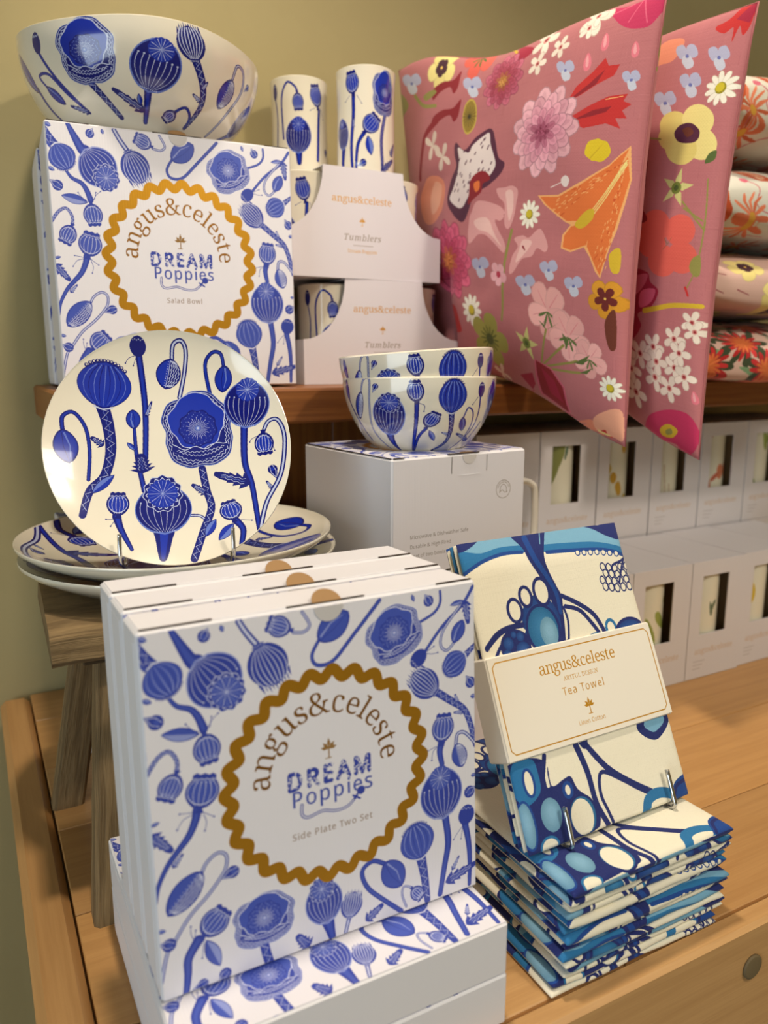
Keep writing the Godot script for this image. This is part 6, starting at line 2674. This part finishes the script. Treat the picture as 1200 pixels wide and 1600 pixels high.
func towels() -> void:
	var w := 0.150
	var d := 0.190
	var names := ["lowest tea towel of the pile, spread widest on the table with a pale blue edge", "tea towel second from the bottom of the pile", "tea towel third from the bottom of the pile", "tea towel in the middle of the pile", "tea towel third from the top of the pile", "tea towel second from the top of the pile", "topmost lying tea towel, blue circles on cream, under the standing one"]
	var y := 0.0003
	rng.seed = 77
	for i in 7:
		var hgt: float = [0.0095, 0.0105, 0.010, 0.0105, 0.0100, 0.0112, 0.0128][i]
		var dx: float = [0.0, 0.004, 0.001, 0.006, 0.002, 0.005, 0.003][i]
		var t := thing("tea_towel", names[i], "tea towel", Vector3(0.372 + dx, y, -0.324 - d + rng.randf_range(-0.004, 0.001)), rng.randf_range(-1.2, 1.2), "folded tea towels")
		for k in 2:
			var lt := hgt * (0.42 if k == 0 else 0.58)
			var vo := 0.10 if i == 6 and k == 1 else 0.09 + 0.031 * i + (0.23 if k == 0 else 0.0)
			part("folded_layer", fold_mesh(w - 0.002 * ((k + i) % 3), d + (0.0 if k == 1 else rng.randf_range(-0.004, 0.001)), lt, i * 7 + k, vo, 0.0 if k == 1 else 0.07 * i, 0.0010 if i < 6 else 0.0005), M.towel, t, Vector3(rng.randf_range(-0.002, 0.002), 0.0 if k == 0 else hgt * 0.42, 0))
		y += hgt + 0.0003
	# standing towel with its paper band
	var f := frame(1.5, 25.0)
	var t := thing("tea_towel", "tea towel standing upright in a cream paper band with gold lettering", "tea towel", Vector3.ZERO)
	var base := Vector3(0.2990, y + 0.0040, -0.358)
	t.transform = Transform3D(f, base + f.x * 0.0765)
	t.set_meta("group", "folded tea towels")
	for k in 4:
		var o := part("folded_layer", fold_mesh(0.153 - 0.0015 * (3 - k), 0.211 - 0.002 * (3 - k), 0.0046, 50 + k, 0.0 if k == 3 else 0.2 * k + 0.1, 0.0 if k == 3 else 0.3 * k, 0.0004), M.towel, t)
		o.basis = Basis(Vector3.RIGHT, Vector3.BACK, Vector3.DOWN)
		o.position = Vector3(-0.0006 * (3 - k), 0.211, -0.0048 * (4 - k))
	var band := part("paper_band", cbox(0.1575, 0.0705, 0.0232, 0.0012), M.paper, t, Vector3(0.0006, 0.0595, -0.0098))
	var lab := part("printed_label", panel(0.1555, 0.0688, 0.0003), M.band, band, Vector3(0, 0.0009, 0.0116))
	lab.rotation_degrees.z = 0.0
	var s := thing("towel_stand", "chrome wire stand whose two hooks hold the upright tea towel", "stand")
	for x in [0.032, 0.131]:
		var b: Vector3 = base + f.x * x
		var path := [b + f.z * 0.0052 + f.y * 0.0235, b + f.z * 0.0046 + f.y * 0.004, b + f.z * 0.0034 - f.y * 0.0022, b - f.z * 0.004 - f.y * 0.0030, b - f.z * 0.0215 - f.y * 0.001, b - f.z * 0.0225 + f.y * 0.03, b - f.z * 0.0225 + f.y * 0.13]
		part("hook", tube(smooth_path(path, 4), 0.00165, 8), M.steel, s)
	part("cross_wire", tube([base + f.x * 0.032 - f.z * 0.0245 + f.y * 0.1, base + f.x * 0.131 - f.z * 0.0245 + f.y * 0.1], 0.0015, 8), M.steel, s)
	part("back_foot", tube([base + f.x * 0.08 - f.z * 0.026 + f.y * 0.1, Vector3(base.x + 0.08, y + 0.002, base.z - 0.14)], 0.0015, 8), M.steel, s)

# ---------------------------------------------------------------- cushions
# corners: far bottom, near bottom, near top, far top; bulge towards n; `fix` bends a point
func cushion_mesh(c: Array, n: Vector3, thick: float, fix: Callable, seed_no: int, pinch := 0.055, full := 0.42, flat_uv := false) -> ArrayMesh:
	var st := SurfaceTool.new()
	st.begin(Mesh.PRIMITIVE_TRIANGLES)
	var N := 40
	var noise := FastNoiseLite.new()
	noise.seed = seed_no
	noise.frequency = 1.3
	for side in [1.0, -1.0]:
		var pts := PackedVector3Array()
		var uvs := PackedVector2Array()
		for j in N + 1:
			for i in N + 1:
				var a := sin(PI * (float(i) / N - 0.5))
				var b := sin(PI * (float(j) / N - 0.5))
				# sides draw in between the pointed corners
				var pa := a * (1.0 - pinch * (1.0 - b * b))
				var pb := b * (1.0 - pinch * (1.0 - a * a))
				var s := 0.5 + 0.5 * pa
				var t := 0.5 + 0.5 * pb
				var lo: Vector3 = c[0].lerp(c[1], s)
				var hi: Vector3 = c[3].lerp(c[2], s)
				var p := lo.lerp(hi, t)
				var th := thick * pow(maxf(0.0, (1.0 - a * a)), full) * pow(maxf(0.0, (1.0 - b * b)), full)
				th += thick * 0.16 * noise.get_noise_2d(a * 1.6, b * 1.6 + side * 5.0) * (1.0 - a * a * b * b) * sqrt(maxf(0.0, (1.0 - absf(a)) * (1.0 - absf(b))))
				p += n * side * th
				pts.append(fix.call(p, 0.5 + 0.5 * a, 0.5 + 0.5 * b))
				var u := 0.5 + 0.5 * a
				if flat_uv:          # print follows the cloth round the edge
					uvs.append(Vector2((p.x - side * (p - lo.lerp(hi, t)).y * 0.6) / 0.36, (p.z + (0.5 - 0.5 * side) * 0.0 - (p - lo.lerp(hi, t)).y * 1.2) / 0.36))
				else:
					uvs.append(Vector2(u if side > 0 else 1.0 - u, 0.5 - 0.5 * b))
		grid_mesh(pts, uvs, N + 1, N + 1, st) if side > 0 else grid_flip(pts, uvs, N + 1, st)
	return finish(st)

func grid_flip(pts: PackedVector3Array, uvs: PackedVector2Array, nu: int, st: SurfaceTool) -> void:
	for j in nu - 1:
		for i in nu - 1:
			var a := j * nu + i
			for k in [a, a + nu + 1, a + 1, a, a + nu, a + nu + 1]:
				st.set_uv(uvs[k])
				st.add_vertex(pts[k])

func edge_path(c: Array, fix: Callable) -> Array:
	var out := []
	for e in 4:
		for i in 14:
			var q := -1.0 + 2.0 * i / 14.0
			var a: float = [q, 1.0, -q, -1.0][e]
			var b: float = [-1.0, q, 1.0, -q][e]
			var pa := a * (1.0 - 0.055 * (1.0 - b * b))
			var pb := b * (1.0 - 0.055 * (1.0 - a * a))
			var p: Vector3 = c[0].lerp(c[1], 0.5 + 0.5 * pa).lerp(c[3].lerp(c[2], 0.5 + 0.5 * pa), 0.5 + 0.5 * pb)
			out.append(fix.call(p, 0.5 + 0.5 * a, 0.5 + 0.5 * b))
	out.append(out[0])
	return out

func cushions() -> void:
	var fix := func(p: Vector3, s: float, t: float) -> Vector3:
		# the lower edge rests on the riser and its near corner hangs over the front
		var low := 1.0 - t
		p.y += 0.018 * low * low * sin(PI * clampf(s * 1.15, 0.0, 1.0))
		p.y += 0.012 * t * t * (sin(s * 9.0) * (1.0 - s))
		return p
	var fix1 := func(p: Vector3, s: float, t: float) -> Vector3:
		p = fix.call(p, s, t)
		# pressed against the tumbler cartons
		if p.z < -0.822:
			if p.y < 0.492:
				p.x = maxf(p.x, 0.5455)
			elif p.y < 0.61:
				p.x = maxf(p.x, 0.5195)
		return p
	var n := Vector3(-1, 0, 0.06).normalized()
	var c1 := [Vector3(0.575, 0.378, -0.945), Vector3(0.552, 0.318, -0.548), Vector3(0.570, 0.715, -0.548), Vector3(0.527, 0.760, -0.950)]
	var t := thing("cushion", "square dusty pink cushion printed with a large dahlia and orange lily, leaning foremost", "cushion", Vector3.ZERO, 0.0, "dusty pink flower cushions")
	part("cover", cushion_mesh(c1, n, 0.040, fix1, 31), M.cushion_a, t)
	part("seam", tube(edge_path(c1, fix1), 0.0011, 6), M.cushion_seam, t)
	var n2 := Vector3(-1, 0, 0.02).normalized()
	var c2 := [Vector3(0.662, 0.376, -0.905), Vector3(0.612, 0.306, -0.512), Vector3(0.642, 0.705, -0.512), Vector3(0.652, 0.765, -0.905)]
	t = thing("cushion", "square dusty pink cushion with cream pansy and coral flowers, behind the first", "cushion", Vector3.ZERO, 0.0, "dusty pink flower cushions")
	part("cover", cushion_mesh(c2, n2, 0.036, fix, 37), M.cushion_b, t)
	part("seam", tube(edge_path(c2, fix), 0.0011, 6), M.cushion_seam, t)
	# four cushions lying in a pile
	var labs := ["bottom cushion of the pile at right, pale pink with red and green flowers", "pale pink cushion with yellow blooms, second from the bottom of the pile", "white cushion with an orange tulip, second from the top of the pile", "topmost white cushion of the pile with orange and pink flowers"]
	var y := 0.372
	for i in 4:
		var th: float = [0.078, 0.084, 0.096, 0.104][i]
		var mid := y + th * 0.5
		var x0: float = [0.722, 0.727, 0.735, 0.745][i]
		var c := [Vector3(x0, mid, -0.972), Vector3(x0 + 0.36, mid, -0.972), Vector3(x0 + 0.36, mid, -0.615), Vector3(x0, mid, -0.615)]
		var droop := func(p: Vector3, s: float, tt: float) -> Vector3:
			var over := clampf((p.z + 0.735) / 0.12, 0.0, 1.0)
			p.y -= (0.018 - 0.003 * i) * over * over
			return p
		t = thing("cushion", labs[i], "cushion", Vector3.ZERO, 0.0, "cushions piled at right")
		part("cover", cushion_mesh(c, Vector3.UP, th * 0.50, droop, 50 + i, 0.015, 0.26, true), M["pile%d" % (3 - i)], t)
		y += th

func _ready() -> void:
	setup_view()
	make_materials()
	M.cushion_seam = mat(c8(168, 98, 100), 0.9)
	room()
	ceiling_spot(Vector3(0.15, 1.80, -0.46), Vector3(0.36, 0.0, -0.48), 1.7, 44.0, 0.05, "black ceiling spotlight directly over the tea towels")
	ceiling_spot(Vector3(0.80, 1.72, 0.60), Vector3(0.32, 0.22, -0.50), 1.35, 34.0, 0.06, "black ceiling spotlight in front of the display, aimed at the boxes")
	ceiling_panel(Vector3(1.25, 1.96, 1.35), Vector2(1.2, 0.6), 2.2)
	table()
	riser()
	stool()
	boxes()
	tableware()
	mug_boxes()
	towels()
	cushions()
